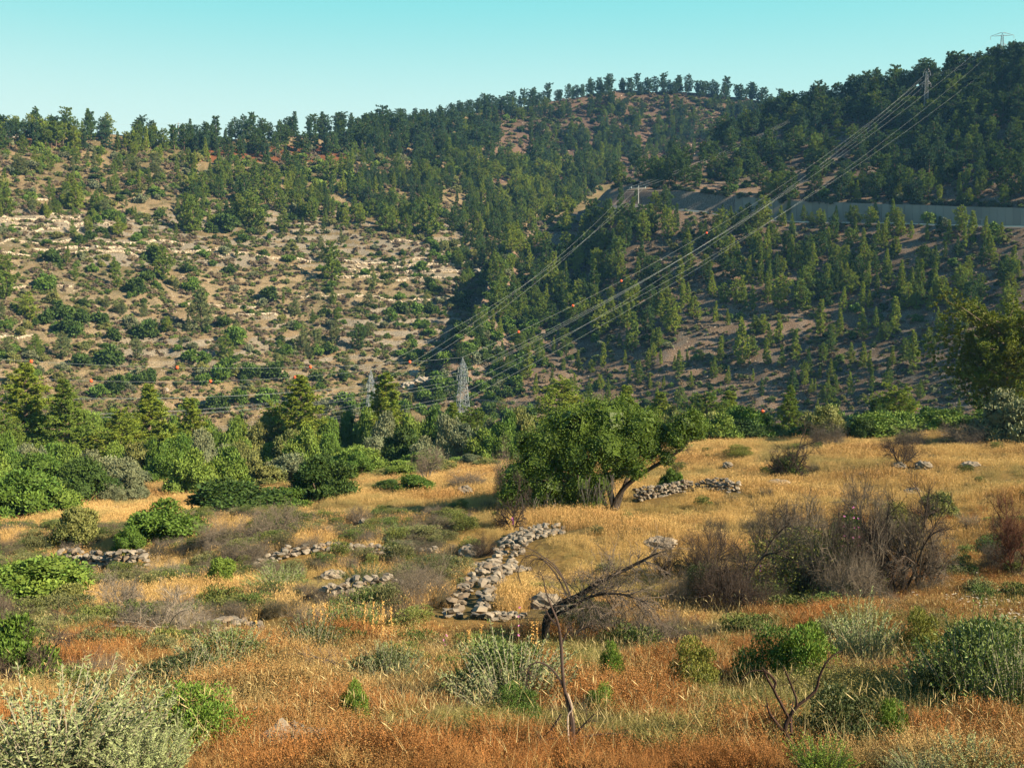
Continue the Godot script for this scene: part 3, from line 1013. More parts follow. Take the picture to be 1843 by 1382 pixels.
# ------------------------------------------------------------------ power lines
func lattice(o: Node3D, h: float, foot: float, waist: float, top: float, arms: Array, dir: Vector3, steel: Material) -> Array:
	var side := dir.cross(Vector3.UP).normalized()
	var half := func(y: float) -> float: return lerpf(foot, waist, y / (h * 0.45)) if y < h * 0.45 else lerpf(waist, top, (y - h * 0.45) / (h * 0.55))
	var corner := func(k: int, y: float) -> Vector3: return Vector3(0, y, 0) + (dir * (1 if k & 1 else -1) + side * (1 if k & 2 else -1)) * float(half.call(y))
	for k in 4:
		var a := Acc.new()
		var l := []
		for i in 9:
			l.append(corner.call(k, h * 0.92 * i / 8.0))
		l.append(Vector3(0, h, 0))
		a.path(l, 0.12, 0.08, 4)
		obj("leg", a.mesh(), steel, o)
	var b := Acc.new()
	var n := 13
	for i in n:
		var y0 := h * 0.92 * i / n
		var y1 := h * 0.92 * (i + 1) / n
		for f in [[0, 1], [1, 3], [3, 2], [2, 0]]:
			b.tube(corner.call(f[0], y0), corner.call(f[1], y1), 0.05, 0.05, 3)
			b.tube(corner.call(f[1], y0), corner.call(f[0], y1), 0.05, 0.05, 3)
			b.tube(corner.call(f[0], y1), corner.call(f[1], y1), 0.05, 0.05, 3)
	tag(obj("bracing", b.mesh(), steel, o), "", "", "", "stuff")
	var tips := []
	for arm in arms:
		for s in [-1, 1]:
			var c := Acc.new()
			var tip: Vector3 = Vector3(0, arm[0], 0) + dir * s * arm[1]
			for q in [-1, 1]:
				var e := float(half.call(arm[0]))
				c.tube(Vector3(0, arm[0], 0) + dir * s * e + side * q * e, tip, 0.09, 0.06, 4)
				c.tube(Vector3(0, arm[0] + 1.5, 0) + dir * s * e + side * q * e * 0.8, tip, 0.09, 0.06, 4)
			obj("crossarm", c.mesh(), steel, o)
			var ins := Acc.new()
			for k in 7:
				ins.tube(tip - Vector3(0, 0.2 + k * 0.22, 0), tip - Vector3(0, 0.34 + k * 0.22, 0), 0.16, 0.06, 6)
			obj("insulator", ins.mesh(), mat(0.5, 0.55, 0.55, 0.3), o)
			tips.append(o.position + tip - Vector3(0, 1.8, 0))
	return tips

func wire(p: Vector3, q: Vector3, sag: float, r: float, label: String, group: String) -> Array:
	var a := Acc.new()
	var pts := []
	for i in 29:
		var f := i / 28.0
		pts.append(p.lerp(q, f) - Vector3(0, sag * 4.0 * f * (1.0 - f), 0))
	a.path(pts, r, r, 4)
	tag(obj("power_line", a.mesh(), mat(0.27, 0.29, 0.29, 0.5)), label, "power line", group)
	return pts

func ball_on(pts: Array, px: float, label: String) -> void:
	for i in pts.size() - 1:
		var a := project(pts[i])
		var b := project(pts[i + 1])
		if (a.x - px) * (b.x - px) <= 0.0:
			var p: Vector3 = pts[i].lerp(pts[i + 1], (px - a.x) / (b.x - a.x))
			var t := thing("marker_ball", label, "marker ball", p, "red warning balls on the power lines")
			var s := SphereMesh.new()
			s.radius = 0.44; s.height = 0.88; s.radial_segments = 16; s.rings = 8
			obj("shell", s, mat(0.75, 0.10, 0.03, 0.5), t)
			var c := Acc.new()
			c.tube(Vector3(-0.62, 0, 0), Vector3(0.62, 0, 0), 0.09, 0.09, 6)
			obj("clamp", c.mesh(), mat(0.3, 0.3, 0.3, 0.5), t)
			return

func build_power_lines() -> void:
	var steel := mat(0.20, 0.22, 0.235, 0.5)
	var d1 := Vector3(0.42, 0, 0.91).normalized()
	var p1 := fg_d(833, 322)
	var t1 := thing("lattice_pylon", "grey lattice power pylon with three pairs of arms rising from the valley thicket", "pylon", p1, "lattice pylons")
	var h1 := (elev(643) - p1.y / 322.0) * 322.0
	var y_at := func(row: float, p: Vector3) -> float: return elev(row) * -p.z - p.y
	var tips := lattice(t1, h1, 2.6, 1.5, 0.35, [[y_at.call(704, p1), 4.2], [y_at.call(676, p1), 4.6], [y_at.call(664, p1) + 0.5, 3.6]], d1, steel)
	var top1 := p1 + Vector3(0, h1, 0)
	var p2 := fg_d(668, 330)
	var t2 := thing("lattice_pylon", "slim grey lattice pylon half hidden behind a pointed pine in the valley", "pylon", p2, "lattice pylons")
	var h2 := (elev(666) - p2.y / 330.0) * 330.0
	var tips2 := lattice(t2, h2, 2.8, 1.3, 0.3, [[y_at.call(690, p2), 4.2], [y_at.call(716, p2), 4.4]], d1, steel)
	# on the wooded hill: pylon on the crest, slim mast, timber frame, poles
	var p3 := on(hill_b, 1803, 126)
	var t3 := thing("lattice_pylon", "pale lattice pylon standing out against the sky on the wooded crest", "pylon", p3, "lattice pylons")
	var h3 := 66.0 * -p3.z / F
	var tips3 := lattice(t3, h3, 1.5, 0.9, 0.3, [[h3 * 0.92, 5.2], [h3 * 0.62, 4.0]], Vector3(1, 0, 0.2).normalized(), mat(0.32, 0.35, 0.37, 0.5))
	var p4 := on(hill_b, 1667, 208)
	var t4 := thing("lattice_mast", "tall slim lattice mast rising from a clearing among the pines below the crest", "mast", p4)
	var h4 := 82.0 * -p4.z / F
	var tips4 := lattice(t4, h4, 0.9, 0.8, 0.5, [[h4 * 0.97, 1.6], [h4 * 0.72, 2.0]], Vector3(1, 0, 0.2).normalized(), mat(0.30, 0.29, 0.28, 0.5))
	var p5 := on(hill_b, 1149, 371)
	var pole := mat(0.24, 0.235, 0.23, 0.7)
	var t5 := thing("utility_pole", "pale concrete utility pole with one crossarm beside the end of the road cutting", "utility pole", p5, "utility poles")
	var h5 := 36.0 * -p5.z / F
	var a := Acc.new()
	a.tube(Vector3.ZERO, Vector3(0, h5, 0), 0.3, 0.2, 8)
	obj("pole", a.mesh(), pole, t5)
	a = Acc.new()
	a.box(Vector3(-3.4, h5 * 0.86, -0.12), Vector3(3.4, h5 * 0.86 + 0.22, 0.12))
	obj("crossarm", a.mesh(), pole, t5)
	var end5 := []
	for k in 3:
		var b := Vector3(-3.2 + 3.2 * k, h5 * 0.86 + 0.22, 0)
		a = Acc.new()
		a.tube(b, b + Vector3(0, 0.7, 0), 0.14, 0.08, 6)
		obj("insulator", a.mesh(), mat(0.5, 0.55, 0.55, 0.3), t5)
		end5.append(p5 + b + Vector3(0, 0.7, 0))
	var poles := [[hill_b, 1450, 226, 28, "grey pole among the pines left of the lattice mast"], [hill_a, 646, 332, 22, "short pale pole on the bright slope under the ridge forest"], [hill_a, 321, 258, 42, "thin pole against the sky on the ridge of the terraced hill"], [hill_b, 1768, 406, 12, "small white lamp post at the road edge by the concrete wall"]]
	var p6 := Vector3.ZERO
	for q in poles:
		var p: Vector3 = on(q[0], q[1], q[2])
		var t := thing("utility_pole", q[4], "utility pole", p, "utility poles")
		var h: float = q[3] * -p.z / F
		a = Acc.new()
		a.tube(Vector3.ZERO, Vector3(0, h, 0), 0.2, 0.14, 6)
		obj("pole", a.mesh(), pole, t)
		a = Acc.new()
		a.box(Vector3(-1.1, h * 0.93, -0.1), Vector3(1.1, h * 0.93 + 0.18, 0.1))
		obj("crossarm", a.mesh(), pole, t)
		if q[1] == 1450: p6 = p + Vector3(0, h * 0.95, 0)
	# the lines that leave the valley pylons towards the left
	var g := "power lines across the valley"
	var lv := ["lower", "lower", "middle", "middle", "upper", "upper"]
	var w0 := wire(top1, at(-900, 536, 205), 7.6, 0.02, "topmost pale wire with red balls running left from the valley pylon", g)
	ball_on(w0, 55, "red warning ball over the tallest pine at the valley edge, leftmost on its wire")
	ball_on(w0, 318, "red warning ball over the dark round bushes, second on the topmost wire")
	ball_on(w0, 558, "red warning ball over the pointed pine top, third on the topmost wire")
	ball_on(w0, 737, "red warning ball beside the pale gully rocks near the valley pylon")
	for i in 6:
		wire(tips[i], at(-900, [752, 742, 705, 695, 640, 630][i], 205), 8.4, 0.02, "%s pale wire running left from the valley pylon, %s of its pair" % [lv[i], ["far one", "near one"][i % 2]], g)
	for i in 4:
		wire(tips2[i], at(-900, [668, 655, 745, 735][i], 208), 8.6, 0.02, "%s wire running left from the half-hidden slim pylon, %s of its pair" % [["upper", "lower"][i / 2], ["far one", "near one"][i % 2]], g)
	var w1 := wire(p2 + Vector3(0, h2, 0), at(-900, 560, 208), 8.0, 0.02, "thin top wire with red balls running left from the half-hidden pylon", g)
	ball_on(w1, 163, "red warning ball between the two clumps of big pines")
	ball_on(w1, 378, "red warning ball in front of the dark bushes below the track")
	ball_on(w1, 530, "small red warning ball just left of the pointed pine top")
	# towards the crest
	var w2 := wire(top1, tips4[2] + Vector3(0, 4, 0), 9.0, 0.02, "top wire with red balls climbing from the valley pylon to the mast", g)
	ball_on(w2, 933, "red warning ball at the gully mouth above the valley pylon")
	ball_on(w2, 1031, "red warning ball halfway up the gully side")
	ball_on(w2, 1118, "red warning ball among the pines under the end of the cutting")
	ball_on(w2, 1272, "red warning ball over the lone young pine below the road")
	for i in 6:
		var q: Vector3 = [tips4[0], tips3[2], tips4[1], tips3[3], tips4[2], tips3[0]][i]
		wire(tips[i], q, 9.0, 0.02, "%s wire climbing from the valley pylon to the %s" % [["lowest", "second lowest", "third lowest", "third highest", "second highest", "highest"][i], ["mast", "crest pylon"][i % 2]], g)
	for i in 2:
		wire(tips4[i], tips3[i + 2], 1.5, 0.02, "short %s wire between the mast and the crest pylon" % ["lower", "upper"][i], g)
	for i in 3:
		wire(tips2[i] if i < 2 else p2 + Vector3(0, h2, 0), end5[i], 6.5, 0.02, "%s of three wires climbing from the slim pylon to the concrete pole" % ["left", "right", "middle"][i], g)
		wire(end5[i], p6 + Vector3(i - 1.0, 0, 0), 2.5, 0.02, "%s of three wires from the concrete pole into the wood" % ["left", "middle", "right"][i], g)
	# behind the golden field
	var w3 := wire(tips[1], at(2500, 672, 165), 5.0, 0.02, "thin wire with two red balls behind the golden field", g)
	ball_on(w3, 1373, "red warning ball among the low pines behind the golden field")
	ball_on(w3, 1648, "red warning ball beside the big umbrella pine")
	for i in 2:
		wire(tips[i], at(2500, 742 + i * 10, 165), 5.0, 0.02, "low thin wire behind the golden field, %s of two" % ["upper", "lower"][i], g)
	wire(on(hill_a, -300, 228) + Vector3(0, 10, 0), on(hill_a, 321, 258) + Vector3(0, 12, 0), 2.0, 0.02, "thin wire crossing the ridge-top trees to the ridge pole", g)

# ------------------------------------------------------------------ the roads on the hills
func strip(called: String, sheet: Array, x0: float, x1: float, t0: float, t1: float, up: float, mt: Material) -> MeshInstance3D:
	var a := Acc.new()
	var xs := spread(x0, x1, 6.0)
	for i in xs.size() - 1:
		var u := Vector3(0, up, 0)
		a.quad(point(sheet, xs[i], t0) + u, point(sheet, xs[i], t1) + u, point(sheet, xs[i + 1], t1) + u, point(sheet, xs[i + 1], t0) + u)
	return obj(called, a.mesh(), mt)

func build_road() -> void:
	tag(strip("road", hill_b, 1090, 2300, 3.1, 3.9, 0.12, mat(0.10, 0.095, 0.09, 0.9)), "", "", "", "structure")
	# concrete facing of the cutting, ribbed by its pours
	var t := thing("retaining_wall", "long grey concrete wall facing the road cutting on the wooded hill", "retaining wall", Vector3.ZERO)
	t.set_meta("kind", "thing")
	var xs := spread(1322, 2280, 14.0)
	var conc := mat(0.215, 0.185, 0.155, 0.95)
	for i in xs.size() - 1:
		var a := Acc.new()
		var k := 0.8 + 0.5 * absf(n_fine.get_noise_1d(i * 7.3))
		a.col = Color(k, k, k)
		var q := []
		for x in [xs[i] + 0.25, xs[i + 1] - 0.25]:
			var b := point(hill_b, x, 3.96)
			var c := point(hill_b, x, 5.0)
			q.append([b + Vector3(0, -0.5, 0.9), c + Vector3(0, 0.35, 0.9), c + Vector3(0, 0.35, 0.1)])
		a.quad(q[0][0], q[0][1], q[1][1], q[1][0])
		a.quad(q[0][1], q[0][2], q[1][2], q[1][1])
		a.quad(q[0][0], q[0][0] - Vector3(0, 0, 0.8), q[0][2], q[0][1])
		a.quad(q[1][0], q[1][0] - Vector3(0, 0, 0.8), q[1][2], q[1][1])
		obj("panel", a.mesh(), conc, t)
	# guard rail along the outer edge
	var g := thing("guard_rail", "pale guard rail along the outer edge of the hill road", "guard rail", Vector3.ZERO)
	var r := Acc.new()
	var gx := spread(1200, 2200, 8.0)
	for i in gx.size() - 1:
		var p := point(hill_b, gx[i], 3.05)
		var q := point(hill_b, gx[i + 1], 3.05)
		r.quad(p + Vector3(0, 0.45, 0), p + Vector3(0, 0.85, 0), q + Vector3(0, 0.85, 0), q + Vector3(0, 0.45, 0))
	obj("rail", r.mesh(), mat(0.5, 0.48, 0.45, 0.6), g)
	for i in range(0, gx.size(), 2):
		var a := Acc.new()
		var p := point(hill_b, gx[i], 3.05)
		a.tube(p, p + Vector3(0, 0.8, 0), 0.07, 0.07, 4)
		obj("post", a.mesh(), mat(0.4, 0.39, 0.37, 0.7), g)
	# the ridge road on the left with its low white wall, a white car and cypresses
	var w := thing("roadside_wall", "low white wall along the road on the ridge of the terraced hill", "wall", Vector3.ZERO)
	w.set_meta("kind", "thing")
	var wx := spread(-320, 80, 12.0)
	for i in wx.size() - 1:
		var a := Acc.new()
		var p := on(hill_a, wx[i], 244.0 + 0.03 * wx[i])
		var q := on(hill_a, wx[i + 1], 244.0 + 0.03 * wx[i + 1])
		var b := p.lerp(q, 0.985)
		var z := Vector3(0, 0, 0.3)
		a.quad(p - Vector3.UP, p + Vector3(0, 1.7, 0), b + Vector3(0, 1.7, 0), b - Vector3.UP)
		a.quad(p + Vector3(0, 1.7, 0), p + Vector3(0, 1.7, 0) - z, b + Vector3(0, 1.7, 0) - z, b + Vector3(0, 1.7, 0))
		a.quad(p - z - Vector3.UP, p + Vector3(0, 1.7, 0) - z, b + Vector3(0, 1.7, 0) - z, b - z - Vector3.UP)
		obj("panel", a.mesh(), mat(0.5, 0.46, 0.42, 0.8), w)
	var cp := on(hill_a, 12, 242.5) + Vector3(0, 1.4, -1.5)
	var car := thing("parked_car", "small white car above the low wall on the ridge road", "car", cp)
	var body := Acc.new()
	var sec := [[-2.0, 0.35, 0.75], [-1.9, 0.3, 0.95], [-1.2, 0.3, 1.0], [-0.9, 0.3, 1.02], [0.9, 0.3, 1.02], [1.3, 0.3, 0.95], [2.0, 0.32, 0.85], [2.1, 0.4, 0.7]]
	for i in sec.size() - 1:
		var s: Array = sec[i]
		var e: Array = sec[i + 1]
		for z in [-0.8, 0.8]:
			body.quad(Vector3(s[0], s[1], z), Vector3(s[0], s[2], z), Vector3(e[0], e[2], z), Vector3(e[0], e[1], z))
		body.quad(Vector3(s[0], s[2], -0.8), Vector3(s[0], s[2], 0.8), Vector3(e[0], e[2], 0.8), Vector3(e[0], e[2], -0.8))
	obj("body", body.mesh(), mat(0.75, 0.75, 0.75, 0.35), car)
	var cab := Acc.new()
	for z in [-0.72, 0.72]:
		cab.quad(Vector3(-1.3, 1.0, z), Vector3(-0.8, 1.45, z * 0.88), Vector3(0.5, 1.45, z * 0.88), Vector3(1.1, 1.0, z))
	cab.quad(Vector3(-1.3, 1.0, -0.72), Vector3(-1.3, 1.0, 0.72), Vector3(-0.8, 1.45, 0.63), Vector3(-0.8, 1.45, -0.63))
	cab.quad(Vector3(1.1, 1.0, -0.72), Vector3(0.5, 1.45, -0.63), Vector3(0.5, 1.45, 0.63), Vector3(1.1, 1.0, 0.72))
	obj("window", cab.mesh(), mat(0.05, 0.06, 0.07, 0.2), car)
	var roof := Acc.new()
	roof.box(Vector3(-0.82, 1.452, -0.64), Vector3(0.52, 1.5, 0.64))
	obj("roof", roof.mesh(), mat(0.75, 0.75, 0.75, 0.35), car)
	for x in [-1.25, 1.3]:
		for z in [-0.8, 0.8]:
			var wh := Acc.new()
			wh.tube(Vector3(x, 0.32, z - 0.1), Vector3(x, 0.32, z + 0.1), 0.32, 0.32, 10)
			obj("wheel", wh.mesh(), mat(0.03, 0.03, 0.03, 0.8), car)
	rng.seed = 9
	var cy := bush(290, 7, 900, 0.09, true, 0.35, 0.5)
	for q in [[81, 249, 34, "slim dark cypress at the end of the white roadside wall"], [92, 252, 42, "taller dark cypress just right of the slim one by the white wall"], [102, 254, 28, "shorter dark cypress at the edge of the ridge wood"], [366, 262, 24, "small dark cypress at the edge of the red soil on the ridge"]]:
		var p: Vector3 = on(hill_a, q[0], q[1])
		var h: float = q[2] * -p.z / F
		var o := thing("cypress_tree", q[3], "cypress", p, "cypresses on the ridge")
		for k in 3:                                        # the column is three tiers of foliage
			var m := obj("crown", cy[0], mat(0.035, 0.055, 0.03, 0.8, 0.1), o)
			m.position = Vector3(0, h * [0.0, 0.3, 0.58][k], 0)
			m.scale = Vector3(h * [0.2, 0.17, 0.11][k], h * [0.5, 0.46, 0.42][k], h * [0.2, 0.17, 0.11][k])
		var tr := Acc.new()
		tr.tube(Vector3(0, -0.3, 0), Vector3(0, h * 0.6, 0), 0.2, 0.08, 5)
		obj("trunk", tr.mesh(), mat(0.16, 0.12, 0.09), o)

# ------------------------------------------------------------------ the thicket between the field and the valley
func bush_thing(called: String, m: Array, p: Vector3, w: float, h: float, mt: Material, label: String, category: String, group: String) -> Node3D:
	var o := thing(called, label, category, p - Vector3(0, 0.06 * h, 0), group)
	o.rotation.y = rf(0, TAU)
	o.scale = Vector3(w, h * 1.06, w)
	obj("foliage", m[0], mt, o)
	obj("stem", m[1], mat(0.8, 0.8, 0.8), o)
	return o

var mid := []
var near_pines := []

func height_to(p: Vector3, top: float) -> float:
	return elev(top) * -p.z - p.y

func plant_belt() -> void:
	for i in 6:
		mid.append(bush(300 + i, 15 + i % 5, 8500, 0.036, true, 0.6))
	for i in 4:
		near_pines.append(pine(340 + i, 0.03, [0.31, 0.34, 0.36, 0.24][i], [0, 0, 1, 0][i], 115, 34, 10, 0.026, 0.0045))
	rng.seed = 21
	for r in [[48, 650, 141, 0, 1.0, "tallest olive-green pine at the left edge of the thicket"], [122, 680, 138, 1, 0.95, "broad yellow-green pine touching the tallest pine of the thicket"], [4, 742, 132, 2, 0.9, "olive pine cut by the left border below the tallest pine"], [268, 688, 152, 3, 1.25, "slender pine behind the wide pine in the left thicket"], [215, 732, 140, 2, 1.0, "wide low pine in the left thicket, in front of the slender one"], [345, 714, 146, 1, 0.9, "conical pine between the slender pine and the brown track"], [540, 672, 155, 0, 1.0, "pointed pine in front of the wires left of the slim pylon"], [500, 722, 160, 2, 0.9, "small dark pine leaning on the pointed pine"], [432, 745, 158, 3, 1.0, "thin young pine at the brown track in the thicket"], [698, 668, 165, 0, 1.05, "dense pine that hides the foot of the slim pylon"], [818, 722, 160, 3, 1.1, "narrow pine in front of the valley pylon"], [848, 730, 158, 2, 0.9, "rounded pine just right of the valley pylon foot"], [1016, 678, 168, 2, 1.0, "open grey-green pine behind the big spreading carob"], [1125, 690, 175, 3, 1.1, "pine top peeping out above the big spreading carob"], [1190, 703, 172, 3, 1.2, "first small pine right of the carob crown"], [1270, 702, 165, 2, 0.9, "pale pine at the far end of the golden field behind the round bush"], [1312, 700, 168, 3, 1.2, "second pale pine at the far end of the golden field"], [1420, 692, 140, 1, 0.8, "dark olive pine standing at the far field edge behind a bare tree"], [1612, 690, 165, 2, 0.9, "yellow-green pine pair member nearest the umbrella pine"], [1575, 715, 160, 3, 1.2, "smaller yellow-green pine left of its pair member"]]:
		var p := fg_d(r[0], r[2])
		var h := height_to(p, r[1])
		var o := thing("pine_tree", r[5], "pine tree", p, "big pines of the thicket")
		o.scale = Vector3(h * r[4] * 1.55, h, h * r[4] * 1.55)
		o.rotation.y = rf(0, TAU)
		var c: Array = PINE_TONE[[0, 0, 1, 0, 0, 1, 0, 2, 1, 0, 0, 0, 4, 1, 0, 0, 0, 2, 0, 0][rng.randi() % 20]]
		obj("crown", near_pines[r[3]][0], mat(c[0], c[1], c[2], 0.8, 0.7), o)
		obj("trunk", near_pines[r[3]][1], mat(0.9, 0.9, 0.9), o)
	# the umbrella pine at the right
	var um := pine(360, 0.16, 0.62, 2, 130, 34, 12, 0.038, 0.006)
	var up := fg_d(1800, 112)
	var uh := height_to(up, 572)
	var uo := thing("pine_tree", "broad umbrella pine rising at the right border of the golden field", "pine tree", up)
	uo.scale = Vector3(uh * 1.02, uh, uh * 1.02)
	obj("crown", um[0], mat(0.13, 0.158, 0.028, 0.8, 0.7), uo)
	obj("trunk", um[1], mat(0.9, 0.9, 0.9), uo)
	# bushes in rows
	var rows := []
	for r in [[-30, 1000, 36, 150, 172, 728, 758, "in the thicket's last row near the valley"], [1170, 1880, 44, 138, 160, 726, 750, "behind the far edge of the golden field"], [-30, 930, 40, 120, 142, 760, 800, "in the middle row of the thicket"], [-30, 660, 56, 100, 116, 800, 838, "in the front row of the thicket"], [640, 905, 40, 102, 120, 795, 845, "at the thicket corner left of the carob"], [1200, 1850, 66, 112, 124, 745, 766, "along the far edge of the golden field"]]:
		var x: float = r[0]
		while x < r[1]:
			rows.append({"x": x, "d": rf(r[3], r[4]), "top": rf(r[5], r[6]), "w": rf(1.3, 2.2) * r[2], "to": [0, 1, 3, 2, 0, 1, 4, 0, 3][rng.randi() % 9], "where": r[7]})
			x += r[2] * rf(0.7, 1.2)
	var by := {}
	for r in rows:
		r.what = BUSH_WORD[r.to] + (" broad bush" if r.w > 78.0 else " bush")
		var k: String = r.what + r.where
		if not by.has(k): by[k] = []
		by[k].append(r)
	for k in by:
		for i in by[k].size():
			var r: Dictionary = by[k][i]
			var p := fg_d(r.x, r.d)
			var c: Array = BUSH_TONE[r.to]
			var lab: String = "%s, %s such from left, %s" % [r.what, ORD[i], r.where] if by[k].size() > 1 else "%s, the only such, %s" % [r.what, r.where]
			bush_thing("thicket_bush", mid[rng.randi() % 6], p, r.w * r.d / F, height_to(p, r.top), mat(c[0], c[1], c[2], 0.65, 0.45), lab, "bush", "bushes of the thicket")
	# those at the front that stand apart
	for r in [[588, 818, 908, 122, 2, 0, "dark dense oak bush with a black shadow side above the golden slope"], [440, 858, 926, 190, 2, 1, "wide dark green oak bush left of the black-shadowed one"], [520, 878, 918, 110, 0, 2, "green bush joining the wide dark oak bush on its right"], [292, 900, 985, 150, 0, 3, "bright-topped green bush above the pale stone wall at left"], [232, 945, 1000, 60, 0, 4, "small leafy bush hugging the left foot of the bright-topped bush"], [138, 908, 986, 84, 3, 5, "yellow-green round bush on the pale dry terrace"], [28, 842, 935, 150, 0, 0, "big green bush at the left border below the tall pines"], [95, 858, 928, 110, 1, 1, "light green bush beside the big one at the left border"], [150, 822, 905, 110, 2, 2, "dark glossy bush above the rubble heap"], [235, 846, 895, 62, 4, 3, "grey-green olive-like bush with a black shadow above the rubble heap"], [200, 868, 90, 50, 4, 4, "little grey-green shrub between the dark bush and the rubble heap"], [18, 938, 74, 42, 0, 5, "small low bush on the pale terrace at the left border"], [60, 998, 1088, 200, 1, 0, "broad bright green bush below the pale stone wall at left"], [10, 1025, 1095, 130, 0, 3, "green bush at the left border joining the broad bright one"], [130, 1050, 1098, 90, 3, 2, "low yellowish bush at the foot of the broad bright one"], [745, 850, 893, 78, 0, 1, "leafy bush with thin bare stems at the head of the golden slope"], [700, 862, 892, 60, 2, 4, "darker half of the bush pair at the head of the golden slope"], [398, 1000, 1064, 58, 1, 5, "light green upright bush in the middle of the grey bare shrubs"], [40, 1105, 1255, 130, 0, 2, "dark leafy bush behind bare branches at the left border"], [722, 962, 52, 90, 4, 3, "grey-green conical bush left of the rubble spill"], [1490, 728, 108, 70, 3, 4, "olive-tinted bush at the far field edge behind a grey bare shrub"], [1555, 748, 106, 46, 2, 5, "small dark round bush at the far field edge"], [1350, 730, 120, 105, 0, 0, "domed bush with dark hollow at the far left end of the field"], [1290, 742, 112, 100, 1, 3, "pale green bush beside the domed one at the field end"], [1598, 742, 108, 120, 1, 1, "light green bush right of the small dark round bush"], [1705, 736, 108, 120, 1, 2, "light green bush behind a grey bare shrub near the umbrella pine"], [1815, 700, 92, 130, 4, 3, "grey-green olive in front of the umbrella pine"], [1770, 738, 98, 90, 0, 4, "green bush under the left side of the umbrella pine"], [1830, 930, 48, 110, 0, 1, "bright green bush at the right border in the rusty grass"], [1690, 884, 53, 70, 3, 5, "small olive bush alone in the golden grass at right"], [1210, 842, 70, 50, 0, 3, "small bush right of the carob trunk"]]:
		var p := fg_d(r[0], r[2]) if r[2] < 400 else on(fg, r[0], r[2])
		var far := -p.z
		var c: Array = BUSH_TONE[r[4]]
		bush_thing("bush", mid[r[5]], p, r[3] * far / F * 1.1, height_to(p, r[1]), mat(c[0], c[1], c[2], 0.65, 0.45), r[6], "bush", "bushes around the field")

# ------------------------------------------------------------------ dry stone walls and rocks
var stones := []
var cleared := {}        # square metres of the field without grass

func clear_round(p: Vector3, r := 1) -> void:
	for i in range(-r, r + 1):
		for j in range(-r, r + 1):
			cleared[Vector2i(int(roundf(p.x * 1.6)) + i, int(roundf(p.z * 1.6)) + j)] = true

func stone_at(o: Node3D, p: Vector3, s: float, mt: Material) -> void:
	var m := obj("stone", stones[rng.randi() % stones.size()], mt, o)
	m.transform = Transform3D(Basis.from_euler(Vector3(rf(-0.35, 0.35), rf(0, TAU), rf(-0.35, 0.35))).scaled_local(Vector3(s * rf(0.9, 1.6), s * rf(0.6, 1.0), s * rf(0.8, 1.3))), p)

func stone_mats() -> Array:
	return [mat(0.19, 0.16, 0.128, 0.9), mat(0.145, 0.125, 0.102, 0.9), mat(0.23, 0.19, 0.148, 0.9), mat(0.16, 0.122, 0.088, 0.9)]

func stone_wall(label: String, rows: Array, width: float, high: float, size: float, group := "dry stone walls") -> void:
	var sm := stone_mats()
	var o := thing("stone_wall", label, "stone wall", Vector3.ZERO, group)
	o.set_meta("kind", "thing")
	var n := 0
	for i in rows.size() - 1:
		var a := on(fg, rows[i][0], rows[i][1])
		var b := on(fg, rows[i + 1][0], rows[i + 1][1])
		var l := a.distance_to(b)
		var side := (b - a).cross(Vector3.UP).normalized()
		var layers := maxi(1, int(high / (size * 0.62)))
		var k := 0.0
		while k < l and n < 298:
			for j in layers:
				for q in [-1, 1]:
					if n >= 298: break
					if j == layers - 1 and rng.randf() < 0.35: continue
					var p: Vector3 = a.lerp(b, clampf((k + rf(-0.2, 0.2) * size) / l, 0.0, 1.0)) + side * q * width * rf(0.15, 0.5) * (1.0 - 0.35 * j / layers)
					var g := fg_d(project(p).x, -p.z)
					stone_at(o, Vector3(p.x, g.y + size * (0.2 + 0.62 * j) + rf(-0.05, 0.08), p.z), size * rf(0.7, 1.25), sm[rng.randi() % 4])
					n += 1
			var mid_line: Vector3 = a.lerp(b, k / l)
			clear_round(mid_line + Vector3(0, 0, 0.7))
			clear_round(mid_line + Vector3(0, 0, 1.7))
			k += size * 1.05

func rubble(label: String, px: float, row: float, rx: float, rz: float, high: float, n: int, size: float) -> void:
	var sm := stone_mats()
	var o := thing("rubble_pile", label, "rubble pile", Vector3.ZERO, "heaps of pale stones")
	var c := on(fg, px, row)
	for i in range(-2, 3):
		clear_round(c + Vector3(i * rx * 0.45, 0, 0.6), 2)
	for i in n:
		var az := rf(0, TAU)
		var q := sqrt(rf(0, 1))
		var p: Vector3 = c + Vector3(cos(az) * q * rx, 0, sin(az) * q * rz)
		var g := fg_d(project(p).x, -p.z)
		stone_at(o, Vector3(p.x, g.y + high * (1.0 - q * q) * rf(0.6, 1.0) + 0.05, p.z), size * rf(0.6, 1.4), sm[rng.randi() % 4])

func boulder_mesh(sd: int) -> ArrayMesh:
	rng.seed = sd
	var nz := FastNoiseLite.new()
	nz.seed = sd
	nz.frequency = 1.1
	var a := Acc.new()
	var p := []
	for j in 11:
		var row := []
		var el := -PI / 2 + PI * j / 10.0
		for i in 18:
			var az := TAU * i / 18.0
			var d := Vector3(cos(el) * cos(az), sin(el), cos(el) * sin(az))
			var r := 0.5 * (1.0 + 0.5 * nz.get_noise_3dv(d * 1.3) + 0.28 * nz.get_noise_3dv(d * 4.0))
			row.append(Vector3(d.x, d.y * 0.75, d.z) * r)
		p.append(row)
	for j in 10:
		for i in 18:
			var k := 0.9 + 0.3 * nz.get_noise_3dv(p[j][i] * 6.0)
			a.col = Color(k, k * 0.97, k * 0.93)
			a.quad(p[j][i], p[j + 1][i], p[j + 1][(i + 1) % 18], p[j][(i + 1) % 18])
	return a.mesh()

